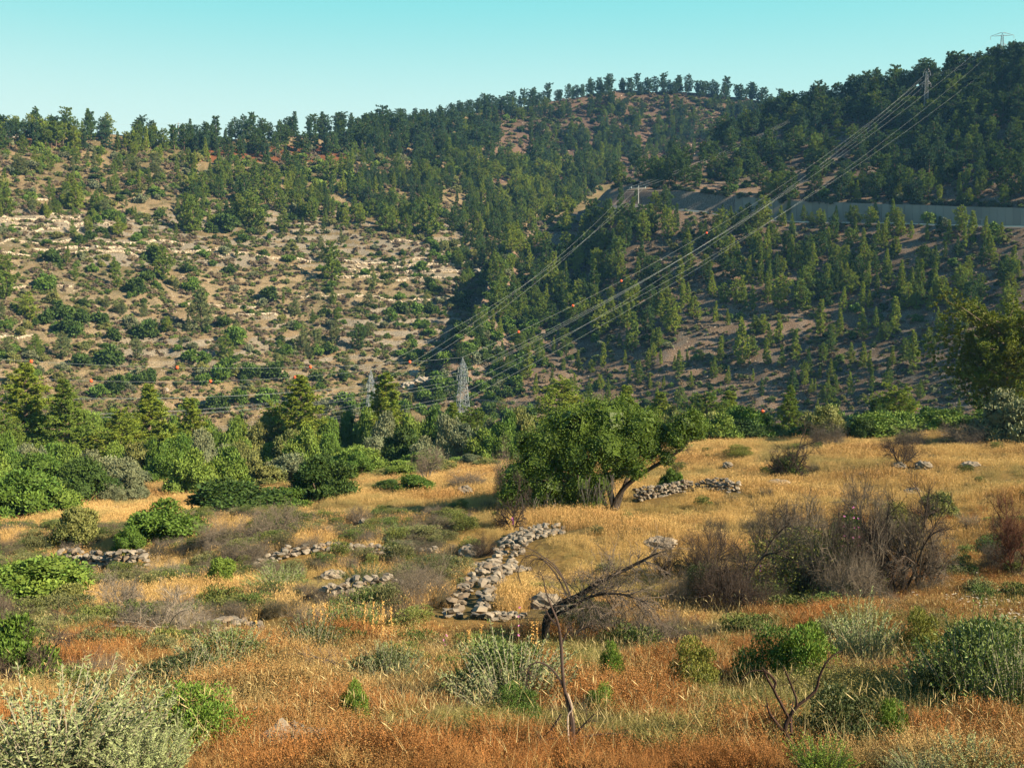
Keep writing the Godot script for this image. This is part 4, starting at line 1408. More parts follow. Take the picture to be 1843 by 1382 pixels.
func build_walls() -> void:
	for i in 6:
		stones.append(stone(400 + i))
	var bm := []
	for i in 3:
		bm.append(boulder_mesh(430 + i))
	rng.seed = 40
	stone_wall("tumbled dry stone wall winding down from the carob through the golden grass", [[990, 948], [945, 965], [915, 990], [898, 1016], [872, 1044], [858, 1066], [848, 1090], [842, 1118]], 1.4, 0.5, 0.34)
	stone_wall("ruined stone wall with dark shaded face right of the carob trunk", [[1150, 899], [1195, 892], [1235, 884], [1280, 884], [1325, 892]], 0.9, 0.95, 0.34)
	stone_wall("pale terrace wall with shaded face below the bright-topped bush at left", [[112, 1010], [170, 1012], [215, 1014], [262, 1012]], 0.8, 1.0, 0.36)
	stone_wall("long low stone wall crossing behind the grey bare shrubs at left centre", [[440, 1026], [520, 1012], [600, 1004], [690, 994], [790, 990]], 0.8, 0.55, 0.34)
	stone_wall("short stone wall with dark face behind the dry flower stalks", [[592, 1088], [640, 1078], [690, 1074], [728, 1078]], 0.8, 0.8, 0.34)
	stone_wall("thin line of stones at the far edge of the golden field", [[1300, 800], [1340, 792], [1400, 788], [1450, 790]], 0.7, 0.5, 0.4)
	rubble("spill of small grey stones where the winding wall widens", 880, 1012, 1.7, 1.6, 0.25, 150, 0.24)
	rubble("stony top of the winding wall beside the carob", 955, 968, 1.6, 1.3, 0.35, 120, 0.27)
	rubble("strip of white rubble among the grey bare shrubs at left", 392, 1125, 0.9, 1.9, 0.15, 120, 0.2)
	rubble("heap of small pale stones on the dry terrace at upper left of the field", 197, 912, 1.8, 1.3, 0.5, 110, 0.26)
	rubble("patch of pale rubble in front of the dark shrubs at lower left", 248, 1222, 0.55, 0.4, 0.08, 60, 0.12)
	rubble("loose stones under the curved burnt tree", 900, 1108, 0.8, 0.7, 0.12, 40, 0.22)
	for r in [[982, 1090, 58, 32, 0, "large round boulder behind the curved burnt tree"], [846, 990, 40, 22, 1, "flat white slab at the head of the stone spill"], [1016, 1104, 44, 24, 2, "angular rock right below the large round boulder"], [95, 1080, 80, 16, 1, "white flat ledge of rock left of the grey bare shrub"], [150, 1056, 70, 14, 2, "long pale rock ledge leading up from the white one"], [60, 1100, 50, 18, 0, "pale broken rock at the lower end of the ledges"], [1190, 985, 60, 18, 1, "flat grey rock in the golden grass right of the boulder"], [1662, 850, 30, 16, 0, "round grey rock alone in the golden grass at right"], [1618, 852, 26, 12, 2, "low rock left of the round grey rock"], [1748, 846, 34, 12, 1, "flat rocks near the right field edge"], [1402, 872, 44, 12, 1, "grey slab in the grass above the bare shrubs"], [655, 946, 20, 14, 0, "small pile-like white rock in the golden slope"], [836, 888, 28, 14, 2, "grey rock at the head of the golden slope"], [600, 1036, 44, 16, 1, "pale slab beside the long low wall"], [1310, 836, 18, 10, 0, "small white stone in the grass below the far edge"], [1645, 878, 34, 14, 2, "pale grass-bound rock below the round grey rock"], [528, 1384, 14, 9, 0, "small white stone at the bottom border"], [462, 1132, 26, 20, 2, "pale rock behind the silvery shrub at left centre"]]:
		var p := on(fg, r[0], r[1])
		var w: float = r[2] * -p.z / F
		var h: float = r[3] * -p.z / F
		var o := obj("boulder", bm[r[4]], stone_mats()[[0, 2, 1][r[4]]])
		tag(o, r[5], "rock", "rocks in the field")
		o.position = p + Vector3(0, h * 0.3, 0)
		if -p.z < 13.0: continue
		clear_round(p + Vector3(0, 0, w * 0.5))
		clear_round(p + Vector3(0, 0, w * 0.5 + 1.0))
		o.scale = Vector3(w, h * 1.5, w * 0.9)
		o.rotation.y = rf(-0.4, 0.4)
	# the bare rock step at the mouth of the gully
	for r in [[748, 668, 26, 16, "pale rock outcrop at the gully mouth, upper of the steps"], [760, 684, 30, 18, "pale rock outcrop at the gully mouth, middle step"], [735, 694, 26, 16, "pale rock outcrop at the gully mouth, lowest step"], [858, 492, 20, 14, "white rock beside the gully above the green bushes"], [190, 705, 9, 6, "small white rock on the track at the foot of the terraces"], [298, 706, 11, 8, "small white rock behind the slender pine of the thicket"]]:
		var p := on(hill_a, r[0], r[1])
		var o := obj("rock_outcrop", bm[rng.randi() % 3], mat(0.27, 0.235, 0.195, 0.9))
		tag(o, r[4], "rock", "rocks on the terraced hill")
		var w: float = r[2] * -p.z / F
		o.position = p
		o.scale = Vector3(w, r[3] * -p.z / F * 1.4, w)
		o.rotation.y = rf(-0.5, 0.5)

# ------------------------------------------------------------------ plants that stand in the field
func trace(rows: Array, d: float, wob := 0.0) -> Array:
	var out := []
	for r in rows:
		var q := at(r[0], r[1], d)
		if r.size() > 2:
			q = at(r[0], r[1], d + r[2])
		out.append(q + rvec() * wob)
	return out

func smooth(pts: Array, n := 3) -> Array:
	var c := Curve3D.new()
	for i in pts.size():
		var t: Vector3 = (pts[mini(i + 1, pts.size() - 1)] - pts[maxi(i - 1, 0)]) / 6.0
		c.add_point(pts[i], -t, t)
	var out := []
	for i in (pts.size() - 1) * n + 1:
		out.append(c.sample(mini(i / n, pts.size() - 2), float(i) / n - mini(i / n, pts.size() - 2)))
	return out

func twigs(a: Acc, pts: Array, n: int, l: float, r: float, depth: int, droop: float, from := 0.3) -> void:
	for i in n:
		var f := rf(from, 0.999) * (pts.size() - 1)
		var j := int(f)
		var p: Vector3 = pts[j].lerp(pts[j + 1], f - j)
		var d: Vector3 = ((pts[j + 1] - pts[j]).normalized() * 0.7 + rvec() * 0.9).normalized()
		limb(a, p, d, l * rf(0.5, 1.1), r, depth, droop, 4, 0.4)

func bark(r: float, g: float, b: float) -> StandardMaterial3D:
	return mat(r, g, b, 0.9)

func carob() -> void:
	rng.seed = 61
	var d := 61.0
	var base := on(fg, 1098, 914)
	d = -base.z
	var o := thing("carob_tree", "big spreading carob tree with hanging dead branches in the middle of the field", "tree", base)
	var m := d / F
	var rel := func(px: float, py: float, dz: float) -> Vector3: return at(px, py, d) - base + Vector3(0, 0, dz)
	var br := bark(0.05, 0.038, 0.029)
	var stems := [[[1108, 918, 0.0], [1098, 885, 0.1], [1090, 850, 0.2], [1085, 810, 0.3], [1092, 775, 0.0]], [[1100, 916, 0.3], [1118, 880, 0.5], [1150, 850, 0.8], [1185, 828, 1.0], [1225, 800, 1.2], [1240, 775, 1.0]], [[1092, 916, -0.3], [1080, 880, -0.8], [1060, 840, -1.2], [1040, 800, -1.5]], [[1085, 918, 0.2], [1060, 890, 0.8], [1020, 870, 1.4], [980, 860, 1.8]], [[1112, 914, -0.2], [1130, 870, -0.9], [1150, 830, -1.4], [1165, 790, -1.6]]]
	for i in stems.size():
		var pts := []
		for q in stems[i]:
			pts.append(rel.call(q[0], q[1], q[2]))
		var a := Acc.new()
		var sp := smooth(pts)
		a.path(sp, [0.24, 0.17, 0.17, 0.14, 0.15][i], 0.05, 8)
		twigs(a, sp, 10, 1.0, 0.03, 2, 0.0, 0.45)
		obj("trunk" if i == 0 else "limb", a.mesh(), br, o)
	# crown: lumps of leaves; x, y, reach in photo pixels, depth in metres
	var lobes := [[1030, 772, 52, 0.5], [1095, 762, 52, 0.2], [1150, 772, 48, 0.5], [1075, 745, 38, -0.5], [1128, 742, 34, -0.8], [1005, 765, 34, -0.5], [985, 800, 48, 0.6], [965, 835, 46, 0.8], [950, 868, 36, 1.0], [985, 870, 50, 1.2], [958, 900, 32, 1.2], [1000, 905, 42, 0.8], [1040, 820, 46, 1.5], [1040, 865, 34, 1.6], [1085, 800, 44, 1.8], [1130, 810, 38, 1.5], [1165, 802, 34, 0.8], [1185, 780, 32, 0.2], [1168, 760, 26, -0.4], [1100, 840, 28, 1.2], [1228, 762, 30, 1.0], [1212, 786, 26, 1.2], [1244, 748, 18, 1.0], [1140, 838, 22, 1.8], [1060, 780, 44, -1.8], [1130, 785, 40, -2.0], [1000, 830, 46, -1.5], [1010, 880, 40, -1.2], [975, 925, 24, 0.8], [1195, 820, 18, 1.0], [930, 850, 34, 0.9], [922, 885, 34, 1.1], [935, 915, 32, 1.1], [1010, 925, 26, 1.2], [955, 800, 36, 0.4], [1045, 900, 28, 1.3], [1252, 770, 22, 0.8], [1060, 890, 30, 1.0], [1035, 915, 30, 1.0], [1075, 862, 26, 1.6], [990, 935, 26, 1.3], [950, 930, 24, 1.2], [1120, 850, 20, -1.0], [1060, 905, 26, -0.8], [1055, 930, 20, 0.9]]
	for half in 3:
		var a := Acc.new()
		for i in lobes.size():
			if i % 3 != half: continue
			var l: Array = lobes[i]
			var c: Vector3 = rel.call(l[0], l[1], l[3])
			var r: float = l[2] * m
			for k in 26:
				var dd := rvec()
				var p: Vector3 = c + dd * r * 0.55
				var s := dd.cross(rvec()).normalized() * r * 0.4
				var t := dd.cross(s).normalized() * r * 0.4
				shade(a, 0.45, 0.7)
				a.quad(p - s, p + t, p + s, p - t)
			for k in int(1900.0 * r * r / 1.5) + 500:
				var dd := rvec()
				var lump := 0.85 + 0.25 * sin(dd.x * 6.0 + i) * sin(dd.y * 6.0 + i * 2.0) * sin(dd.z * 6.0)
				var p: Vector3 = c + dd * r * lump * pow(rf(0.3, 1.0), 0.33) * rf(0.95, 1.15)
				shade(a, 0.7, 1.25, 0.12)
				leaf(a, p, (dd * 0.7 + rvec() + Vector3(0, 0.2, 0)).normalized(), rf(0.065, 0.11), rf(0.022, 0.036))
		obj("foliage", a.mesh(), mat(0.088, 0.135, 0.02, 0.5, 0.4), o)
	var dead := Acc.new()
	for i in 90:
		var p: Vector3 = rel.call(rf(1035, 1100), rf(840, 870), rf(2.2, 2.9)) if i < 60 else rel.call(rf(935, 1010), rf(870, 900), rf(2.0, 2.8))
		var pts := [p]
		var q := Vector3(rf(-0.4, 0.4), -0.5, rf(-0.2, 0.3))
		for k in 5:
			q = (q + Vector3(rf(-0.2, 0.2), -0.3, rf(-0.2, 0.2))).normalized()
			p += q * rf(0.14, 0.32)
			pts.append(p)
		var g := rf(0.8, 1.3)
		dead.col = Color(g, g, g)
		dead.path(pts, 0.016, 0.006, 3)
	obj("dead_branches", dead.mesh(), bark(0.17, 0.14, 0.115), o)

func to_local_of(o: Node3D, pts: Array) -> Array:
	var out := []
	for p in pts: out.append(p - o.position)
	return out

func burnt_trees() -> void:
	rng.seed = 62
	# curved burnt tree in the middle
	var b := on(fg, 984, 1172)
	var d := -b.z
	var o := thing("burnt_tree", "curved black burnt tree bending right with a mass of grey twigs", "dead tree", b)
	var main: Array = smooth(to_local_of(o, trace([[984, 1178], [982, 1140], [986, 1112], [1004, 1090], [1045, 1070], [1085, 1045], [1120, 1028], [1150, 1012], [1185, 995]], d)))
	var a := Acc.new()
	a.path(main, 0.115, 0.02, 9, 0.14)
	obj("trunk", a.mesh(), bark(0.022, 0.018, 0.015), o)
	a = Acc.new()
	var second: Array = smooth(to_local_of(o, trace([[990, 1112], [1030, 1092], [1060, 1075, -0.3], [1100, 1068, -0.5], [1140, 1075, -0.6], [1175, 1095, -0.6]], d)))
	a.path(second, 0.05, 0.012, 6)
	var third: Array = smooth(to_local_of(o, trace([[986, 1160], [1020, 1150, 0.3], [1060, 1125, 0.6], [1100, 1105, 0.7]], d)))
	a.path(third, 0.04, 0.01, 5)
	obj("limb", a.mesh(), bark(0.025, 0.02, 0.017), o)
	a = Acc.new()
	twigs(a, main, 75, 0.8, 0.013, 2, 0.03, 0.35)
	twigs(a, second, 60, 0.8, 0.012, 2, 0.10, 0.25)
	twigs(a, third, 26, 0.65, 0.012, 2, 0.05, 0.2)
	obj("twigs", a.mesh(), bark(0.11, 0.085, 0.068), o)
	# arching dead stems before it
	b = on(fg, 1022, 1100)
	d = -b.z - 1.5
	o = thing("dead_shrub", "thin arching dead stems hanging left over the golden grass", "dead shrub", b)
	a = Acc.new()
	for r in [[[1030, 1085], [1018, 1050], [1000, 1020], [975, 1000], [945, 985], [930, 985]], [[1030, 1085], [1015, 1045], [990, 1015], [962, 1005], [948, 1020]], [[1000, 1110], [985, 1070], [976, 1040], [968, 1025]], [[1026, 1080], [1000, 1030], [968, 1000], [940, 1005], [930, 1035]]]:
		var pts: Array = smooth(to_local_of(o, trace(r, d, 0.03)))
		a.path(pts, 0.03, 0.006, 5)
		twigs(a, pts, 14, 0.45, 0.007, 1, 0.25, 0.45)
	obj("stem", a.mesh(), bark(0.07, 0.05, 0.04), o)
	# slim burnt sapling at the bottom centre
	b = fg_d(1030, 11.6)
	o = thing("burnt_sapling", "slim burnt sapling with split bark at the bottom centre", "dead tree", b)
	d = 11.6
	main = smooth(to_local_of(o, trace([[1032, 1420], [1030, 1360], [1030, 1300], [1024, 1270], [1016, 1240], [1012, 1200], [1010, 1160], [1005, 1125], [996, 1100], [985, 1075]], d)))
	a = Acc.new()
	a.path(main, 0.036, 0.008, 8, 0.16)
	obj("trunk", a.mesh(), bark(0.075, 0.05, 0.042), o)
	a = Acc.new()
	a.path(smooth(to_local_of(o, trace([[1026, 1400, -0.03], [1024, 1340, -0.03], [1022, 1290, -0.03], [1030, 1275, -0.03], [1022, 1248, -0.03]], d))), 0.011, 0.006, 5)
	obj("peeling_bark", a.mesh(), bark(0.42, 0.33, 0.28), o)
	for r in [[[1016, 1240], [1002, 1215], [985, 1198], [965, 1192], [950, 1205], [948, 1235]], [[1010, 1160], [1020, 1140], [1030, 1118]], [[1006, 1128], [990, 1112], [980, 1090]], [[1024, 1345], [1000, 1330], [975, 1335], [950, 1355], [930, 1375]], [[1010, 1285, 0.3], [990, 1315, 0.3], [960, 1340, 0.4], [925, 1368, 0.4]], [[1028, 1330], [1050, 1305], [1070, 1285]], [[1034, 1330, 0.2], [1075, 1322, 0.3], [1115, 1322, 0.3], [1150, 1345, 0.4]], [[1028, 1400], [1012, 1360], [1005, 1330], [1018, 1310]]]:
		a = Acc.new()
		var pts: Array = smooth(to_local_of(o, trace(r, d)))
		a.path(pts, 0.015, 0.005, 5)
		twigs(a, pts, 14, 0.2, 0.003, 1, 0.05, 0.4)
		obj("branch", a.mesh(), bark(0.05, 0.035, 0.03), o)
	# forked burnt sapling at the right
	b = fg_d(1420, 11.4)
	o = thing("burnt_sapling", "forked bare sapling like a letter Y at the bottom right", "dead tree", b)
	d = 11.4
	main = smooth(to_local_of(o, trace([[1419, 1420], [1420, 1372], [1427, 1340], [1413, 1318], [1420, 1292], [1436, 1270]], d)), 2)
	a = Acc.new()
	a.path(main, 0.038, 0.022, 8, 0.16)
	obj("trunk", a.mesh(), bark(0.04, 0.025, 0.02), o)
	for r in [[[1436, 1270], [1468, 1244], [1474, 1222], [1486, 1195], [1500, 1180], [1516, 1172]], [[1420, 1292], [1404, 1262], [1393, 1240], [1397, 1228], [1384, 1212], [1370, 1207], [1350, 1209], [1332, 1226]], [[1434, 1272], [1433, 1255], [1420, 1222], [1410, 1198]], [[1413, 1318], [1396, 1298], [1384, 1280], [1381, 1264]], [[1393, 1240], [1382, 1222], [1374, 1202]], [[1425, 1322], [1424, 1290, 0.2], [1428, 1262, 0.3]]]:
		a = Acc.new()
		var pts: Array = smooth(to_local_of(o, trace(r, d)), 2)
		a.path(pts, 0.018, 0.006, 7, 0.12)
		twigs(a, pts, 4, 0.12, 0.004, 1, 0.0, 0.5)
		obj("branch", a.mesh(), bark(0.05, 0.028, 0.022), o)
	# dead stick and arch at the lower left
	b = on(fg, 640, 1238)
	o = thing("dead_shrub", "fallen arch of dead branches in the rusty herbs left of centre", "dead shrub", b)
	d = -b.z
	a = Acc.new()
	for r in [[[640, 1238], [622, 1215], [600, 1195], [575, 1184], [545, 1188], [515, 1205], [480, 1232]], [[640, 1240], [610, 1222], [590, 1200], [560, 1178], [520, 1176], [490, 1184]], [[632, 1240], [600, 1232], [575, 1215], [560, 1190]], [[628, 1222], [612, 1200], [596, 1186]]]:
		var pts: Array = smooth(to_local_of(o, trace(r, d, 0.02)))
		a.path(pts, 0.02, 0.005, 5)
		twigs(a, pts, 9, 0.35, 0.006, 1, 0.15, 0.3)
	obj("stem", a.mesh(), bark(0.10, 0.075, 0.06), o)
	b = on(fg, 450, 1334)
	o = thing("fallen_branch", "pale bleached stick lying in the grass at lower left", "branch", b)
	a = Acc.new()
	a.path([Vector3(-0.09, 0.18, 0.06), Vector3(-0.02, 0.26, 0), Vector3(0.09, 0.34, -0.05)], 0.012, 0.007, 6)
	obj("branch", a.mesh(), bark(0.6, 0.5, 0.4), o)

func plant_field() -> void:
	carob()
	burnt_trees()
	var bares := []
	bares.append(bare(500, 8, 4, 5, 0.75, 0.02, 0.015))
	bares.append(bare(501, 5, 4, 6, 0.5, 0.0, 0.02))
	bares.append(bare(502, 20, 3, 7, 0.9, 0.05, 0.009))
	bares.append(bare(503, 3, 4, 6, 0.7, 0.05, 0.028))
	bares.append(bare(504, 26, 3, 7, 1.1, 0.10, 0.008))
	rng.seed = 63
	# px, top row, foot row, width in pixels, variant, tone
	var tones := [[0.135, 0.108, 0.082], [0.055, 0.040, 0.032], [0.21, 0.172, 0.135], [0.13, 0.058, 0.036]]
	for r in [[488, 900, 992, 130, 0, 0, "grey bare tree at the left end of the golden slope"], [405, 915, 1000, 130, 2, 0, "grey bare shrub left of the grey bare tree"], [440, 950, 1020, 110, 2, 0, "low tangle of grey twigs in front of the grey bare tree"], [275, 1035, 1170, 170, 1, 2, "tall pale-grey bare shrub with several stems at left"], [330, 1075, 1130, 120, 4, 2, "drooping grey twigs right of the tall pale-grey shrub"], [215, 1010, 1110, 110, 1, 2, "slender bare shrub left of the tall pale-grey one"], [300, 990, 1060, 80, 2, 2, "small grey shrub above the tall pale-grey one"], [175, 1160, 1240, 150, 4, 0, "dense low grey-brown twigs below the white ledge"], [120, 1120, 1190, 110, 4, 0, "brown twiggy shrub between ledge and dark bush"], [35, 1035, 1260, 170, 3, 1, "dark bare tree with pale snags at the left border"], [1430, 750, 856, 100, 3, 1, "dark bare tree at the far field edge"], [1620, 780, 850, 90, 0, 1, "small bare tree at the far field edge near the umbrella pine"], [1490, 744, 800, 80, 2, 0, "grey bare shrub at the far field edge, left of the dark round bush"], [1640, 756, 800, 70, 2, 0, "grey bare shrub right of the dark round bush"], [1735, 742, 800, 110, 2, 0, "wide grey bare shrub under the umbrella pine"], [1330, 900, 1100, 190, 3, 1, "black bare shrub with a crooked trunk at the left of the bare shrubs"], [1270, 930, 1060, 130, 0, 1, "dark bare shrub at the left end of the bare shrubs"], [1400, 880, 1040, 150, 0, 0, "grey bare shrub behind the black crooked one"], [1480, 865, 1060, 160, 1, 0, "many-stemmed bare shrub in the middle of the bare shrubs"], [1545, 880, 1090, 140, 1, 1, "dark bare shrub with pink flowers around it"], [1615, 830, 1090, 190, 1, 1, "biggest bare tree with two dark trunks in the rusty grass"], [1590, 960, 1080, 150, 2, 0, "grey twigs at the foot of the biggest bare tree"], [1370, 1010, 1110, 130, 4, 1, "low dark twigs under the black crooked shrub"], [1440, 905, 1085, 170, 0, 0, "pale grey bare shrub just right of the black crooked one"], [1530, 930, 1100, 170, 2, 0, "fine grey haze of twigs before the many-stemmed shrub"], [1300, 960, 1110, 150, 2, 1, "dark fine twigs left of the black crooked shrub"], [1660, 900, 1090, 130, 0, 0, "grey bare shrub right of the biggest bare tree"], [1565, 840, 1010, 130, 0, 0, "grey bare shrub behind the biggest bare tree"], [1200, 950, 1060, 60, 1, 1, "thin upright bare stems right of the curved burnt tree"], [1215, 1010, 1100, 80, 4, 0, "grey twigs behind the thin upright stems"], [1838, 830, 1060, 140, 1, 3, "reddish bare shrub at the right border"], [1800, 930, 1050, 90, 2, 0, "grey twigs in the bright green bush at the right border"], [925, 850, 950, 80, 3, 1, "small black bare tree beside the left side of the carob"], [915, 780, 900, 70, 2, 0, "grey bare shrub on the left side of the carob"], [760, 985, 1090, 140, 2, 0, "grey-green twiggy mound left of the winding wall"], [725, 1000, 1105, 120, 4, 0, "drooping twigs on the twiggy mound"], [870, 955, 990, 70, 4, 1, "dark tangle of twigs in the crook of the winding wall"], [640, 905, 945, 50, 0, 0, "small bare tree in the golden slope"], [790, 920, 960, 50, 0, 0, "faint bare twigs in the golden slope"], [770, 800, 870, 70, 0, 0, "bare tree with dark stems behind the leafy pair"], [840, 840, 880, 90, 2, 0, "grey twigs at the thicket corner"], [1100, 1060, 1160, 170, 4, 0, "wide mass of grey-brown twigs right of the curved burnt tree"], [1180, 1080, 1170, 130, 4, 0, "brown twigs below the thin upright stems"], [940, 1095, 1150, 110, 4, 1, "dark tangle of burnt twigs below the boulder"], [1545, 1190, 1265, 130, 0, 1, "low dark twigs behind the forked sapling"], [1065, 1240, 1300, 90, 4, 2, "pale curled dead twigs beside the slim sapling"], [560, 1080, 1140, 100, 0, 0, "fine bare twigs left of the dry flower stalks"], [350, 1290, 1370, 160, 4, 2, "grey curled twigs at the bottom left"], [1620, 1270, 1350, 120, 4, 1, "dark twigs at the foot of the big silvery bush"], [120, 1350, 1400, 100, 2, 0, "grey twigs under the silver olive"], [1730, 1075, 1110, 60, 0, 3, "reddish bare twigs beside the white flower heads"], [1250, 1120, 1180, 90, 0, 1, "dark arched twigs under the bare shrubs"]]:
		var p := on(fg, r[0], r[2])
		var h := height_to(p, r[1])
		var c: Array = tones[r[5]]
		var o := obj("bare_shrub", bares[r[4]], bark(c[0], c[1], c[2]))
		tag(o, r[6], "bare shrub", "leafless shrubs of the field")
		o.position = p
		o.rotation.y = rf(0, TAU)
		o.scale = Vector3(r[3] * -p.z / F * 1.05, h, r[3] * -p.z / F * 1.05)
	# tangled undergrowth between the shrubs on the left half of the slope
	var ux := [[], [], []]
	var uc := [[], [], []]
	for i in 4400:
		var d := rf(13.0, 66.0)
		var px := rf(-60, 900) if i % 4 else rf(900, 1880)
		if px > 900.0 and d > 38.0:
			if i % 3 > 0: continue
			d = rf(38.0, 96.0)
		if d < 15.0 and px > 330.0 and px < 1650.0 and i % 3 > 0: continue
		var p := fg_d(px, d)
		if cleared.has(Vector2i(int(roundf(p.x * 1.6)), int(roundf(p.z * 1.6)))): continue
		if n_mid.get_noise_2d(p.x * 3.5 + 200.0, p.z * 3.5) < (-0.12 if px < 900.0 else 0.0): continue
		var k := rng.randi() % 3
		var h := rf(0.35, 0.9) * clampf(d / 30.0, 0.5, 1.0)
		ux[k].append(Transform3D(Basis(Vector3.UP, rf(0, TAU)).scaled_local(Vector3(h * rf(1.3, 2.2), h, h * rf(1.3, 2.2))), p))
		uc[k].append(([Color(0.15, 0.122, 0.095), Color(0.12, 0.095, 0.07), Color(0.09, 0.078, 0.05)][rng.randi() % 3] if k < 2 else [Color(0.12, 0.135, 0.035), Color(0.14, 0.14, 0.055), Color(0.085, 0.115, 0.03)][rng.randi() % 3]) * rf(0.8, 1.2))
	var low := bush(519, 9, 2600, 0.045, false, 0.4)
	for k in 3:
		many("undergrowth" if k == 0 else "undergrowth_00%d" % k, [bares[4], bares[2], low[0]][k], mat(1, 1, 1, 0.8, 0.2), ux[k], uc[k], "grey and olive undergrowth tangled between the shrubs of the slope")
	# leafy shrubs near the camera
	var fine := []
	for i in 4:
		fine.append(bush(520 + i, 14 + 2 * i, 10000, 0.027, i < 2, 0.5))
	fine.append(bush(530, 26, 9000, 0.017, false, 0.5))
	var sh := []
	sh.append(shoots(540, 210, 64, 0.036, 0.27, 0.85))
	sh.append(shoots(541, 230, 64, 0.033, 0.25, 1.0))
	sh.append(shoots(542, 180, 80, 0.032, 0.36, 0.7))
	sh.append(shoots(543, 190, 70, 0.040, 0.25, 0.8))
	for r in [[80, 1222, 9.6, 360, 3, 0, "silver olive with bright narrow leaves filling the bottom left corner"], [190, 1245, 10.2, 230, 3, 0, "silver olive shoots right of the bottom left olive"], [270, 1310, 9.4, 180, 3, 1, "light olive shoots at the bottom border beside the silver olive"], [325, 1290, 9.8, 36, 2, 1, "single upright olive shoot at lower left"], [405, 1140, 19.5, 170, 0, 2, "grey-green shrub with a dark shadow side at left centre"], [330, 1190, 17.5, 190, 1, 4, "dark shaded shrub joining the grey-green one"], [690, 1168, 19.0, 150, 1, 2, "grey silvery shrub left of the central olive"], [915, 1150, 16.0, 215, 0, 2, "central olive bush with upright shoots behind the slim sapling"], [870, 1145, 17.0, 120, 1, 5, "bright green leaves behind the central olive bush"], [1555, 1085, 22.0, 140, 0, 1, "pale silver shrub at the foot of the biggest bare tree"], [1765, 1105, 15.5, 240, 0, 3, "big silvery green bush at the right border"], [1830, 1130, 15.0, 170, 1, 3, "right half of the big silvery green bush"], [1700, 1170, 16.0, 150, 1, 4, "dark lower left side of the big silvery bush"], [1740, 1325, 9.6, 170, 0, 1, "low pale olive shoots at the bottom right"], [1660, 1345, 9.4, 120, 1, 1, "thin pale shoots at the bottom border right of the forked sapling"], [635, 1085, 27.0, 110, 2, 3, "fresh green clump behind the dry flower stalks"], [560, 1120, 24.0, 120, 2, 4, "dull green shrub left of the fresh clump"], [500, 1035, 37.0, 120, 2, 3, "low sage-green shrub beside the long low wall"], [720, 960, 53.0, 80, 2, 3, "sage-green bush at the end of the long low wall"], [655, 1030, 38.0, 90, 2, 4, "olive-brown shrub in front of the long low wall"], [1480, 1325, 9.5, 120, 2, 5, "light green grass-like shoots right of the forked sapling foot"]]:
		var p := fg_d(r[0], r[2])
		var h := height_to(p, r[1] - (18.0 if r[2] > 13.0 else 0.0))
		var c: Array = [[0.235, 0.265, 0.125], [0.26, 0.30, 0.13], [0.20, 0.23, 0.105], [0.14, 0.19, 0.05], [0.09, 0.11, 0.038], [0.16, 0.24, 0.035]][r[5]]
		bush_thing("olive_shrub", sh[r[4]], p, r[3] * r[2] / F * 1.2, h, mat(c[0], c[1], c[2], 0.5, 0.4), r[6], "shrub", "leafy shrubs of the field")
	for r in [[1775, 1122, 16.4, 230, 2, 5, "dense dark green heart of the big silvery bush"], [1690, 1190, 15.6, 120, 3, 4, "low dark foliage at the left foot of the big silvery bush"], [915, 1165, 16.6, 190, 3, 5, "dense green heart of the central olive bush"], [410, 1155, 19.8, 150, 3, 5, "dense olive heart of the grey-green shrub at left centre"], [330, 1192, 17.8, 170, 2, 4, "dark dense foliage beside the grey-green shrub at left centre"], [690, 1178, 19.4, 130, 3, 2, "olive foliage inside the grey silvery shrub"], [1450, 950, 34.0, 250, 4, 3, "yellow-green leaves growing through the bare shrubs"], [1540, 985, 34.0, 130, 4, 3, "yellow leafy patch right in the bare shrubs"], [775, 1000, 40.0, 150, 4, 2, "dark olive mound under the grey twigs left of the winding wall"], [1060, 1085, 26.5, 100, 3, 2, "dark green leaves under the curved burnt tree"], [640, 1235, 13.5, 60, 2, 1, "bright green sprout in the rusty herbs"], [330, 1250, 12.0, 200, 3, 1, "low light green herb patch at lower left"], [1385, 1140, 19.0, 130, 3, 0, "green sprouts in front of the bare shrubs"], [1455, 1130, 18.5, 110, 2, 1, "bright green sprouts right of the other green sprouts"], [1250, 1160, 18.0, 90, 3, 3, "pale sprouts left of the green sprouts"], [1100, 1165, 17.5, 46, 2, 1, "bright green sprout right of the slim sapling"], [1080, 1240, 15.0, 60, 3, 1, "small green sprout at the foot of the burnt tree"], [930, 1245, 14.2, 90, 3, 0, "feathery green tuft below the central olive"], [1600, 1268, 12.0, 70, 2, 1, "light green leaves on the dark twigs at lower right"], [1820, 960, 42.0, 110, 2, 0, "green bush at the right border below the grey twigs"], [1270, 1010, 33.0, 80, 3, 2, "dark leaves at the left foot of the black crooked shrub"], [1620, 900, 45.0, 80, 3, 3, "yellowish leaves behind the biggest bare tree"], [1525, 920, 42.0, 70, 2, 0, "green leaves between the bare shrubs"], [1660, 1105, 21.0, 70, 3, 3, "olive herbs right of the pale silver shrub"], [1520, 1250, 11.8, 160, 3, 4, "dark low herbs right behind the forked sapling"], [180, 1120, 30.0, 90, 3, 2, "dull green shrub by the slender bare shrub"], [250, 1100, 31.0, 90, 3, 2, "olive shrub under the tall pale-grey bare shrub"], [590, 1010, 44.0, 80, 3, 2, "dull shrub at the long low wall"], [480, 960, 56.0, 110, 3, 2, "dull green undergrowth below the grey bare tree"], [1330, 800, 90.0, 50, 3, 3, "little olive shrub in the far golden grass"], [1420, 820, 76.0, 60, 3, 0, "green shrub at the foot of the dark bare tree"], [820, 905, 62.0, 40, 3, 3, "faint olive tuft in the golden slope"]]:
		var p := fg_d(r[0], r[2])
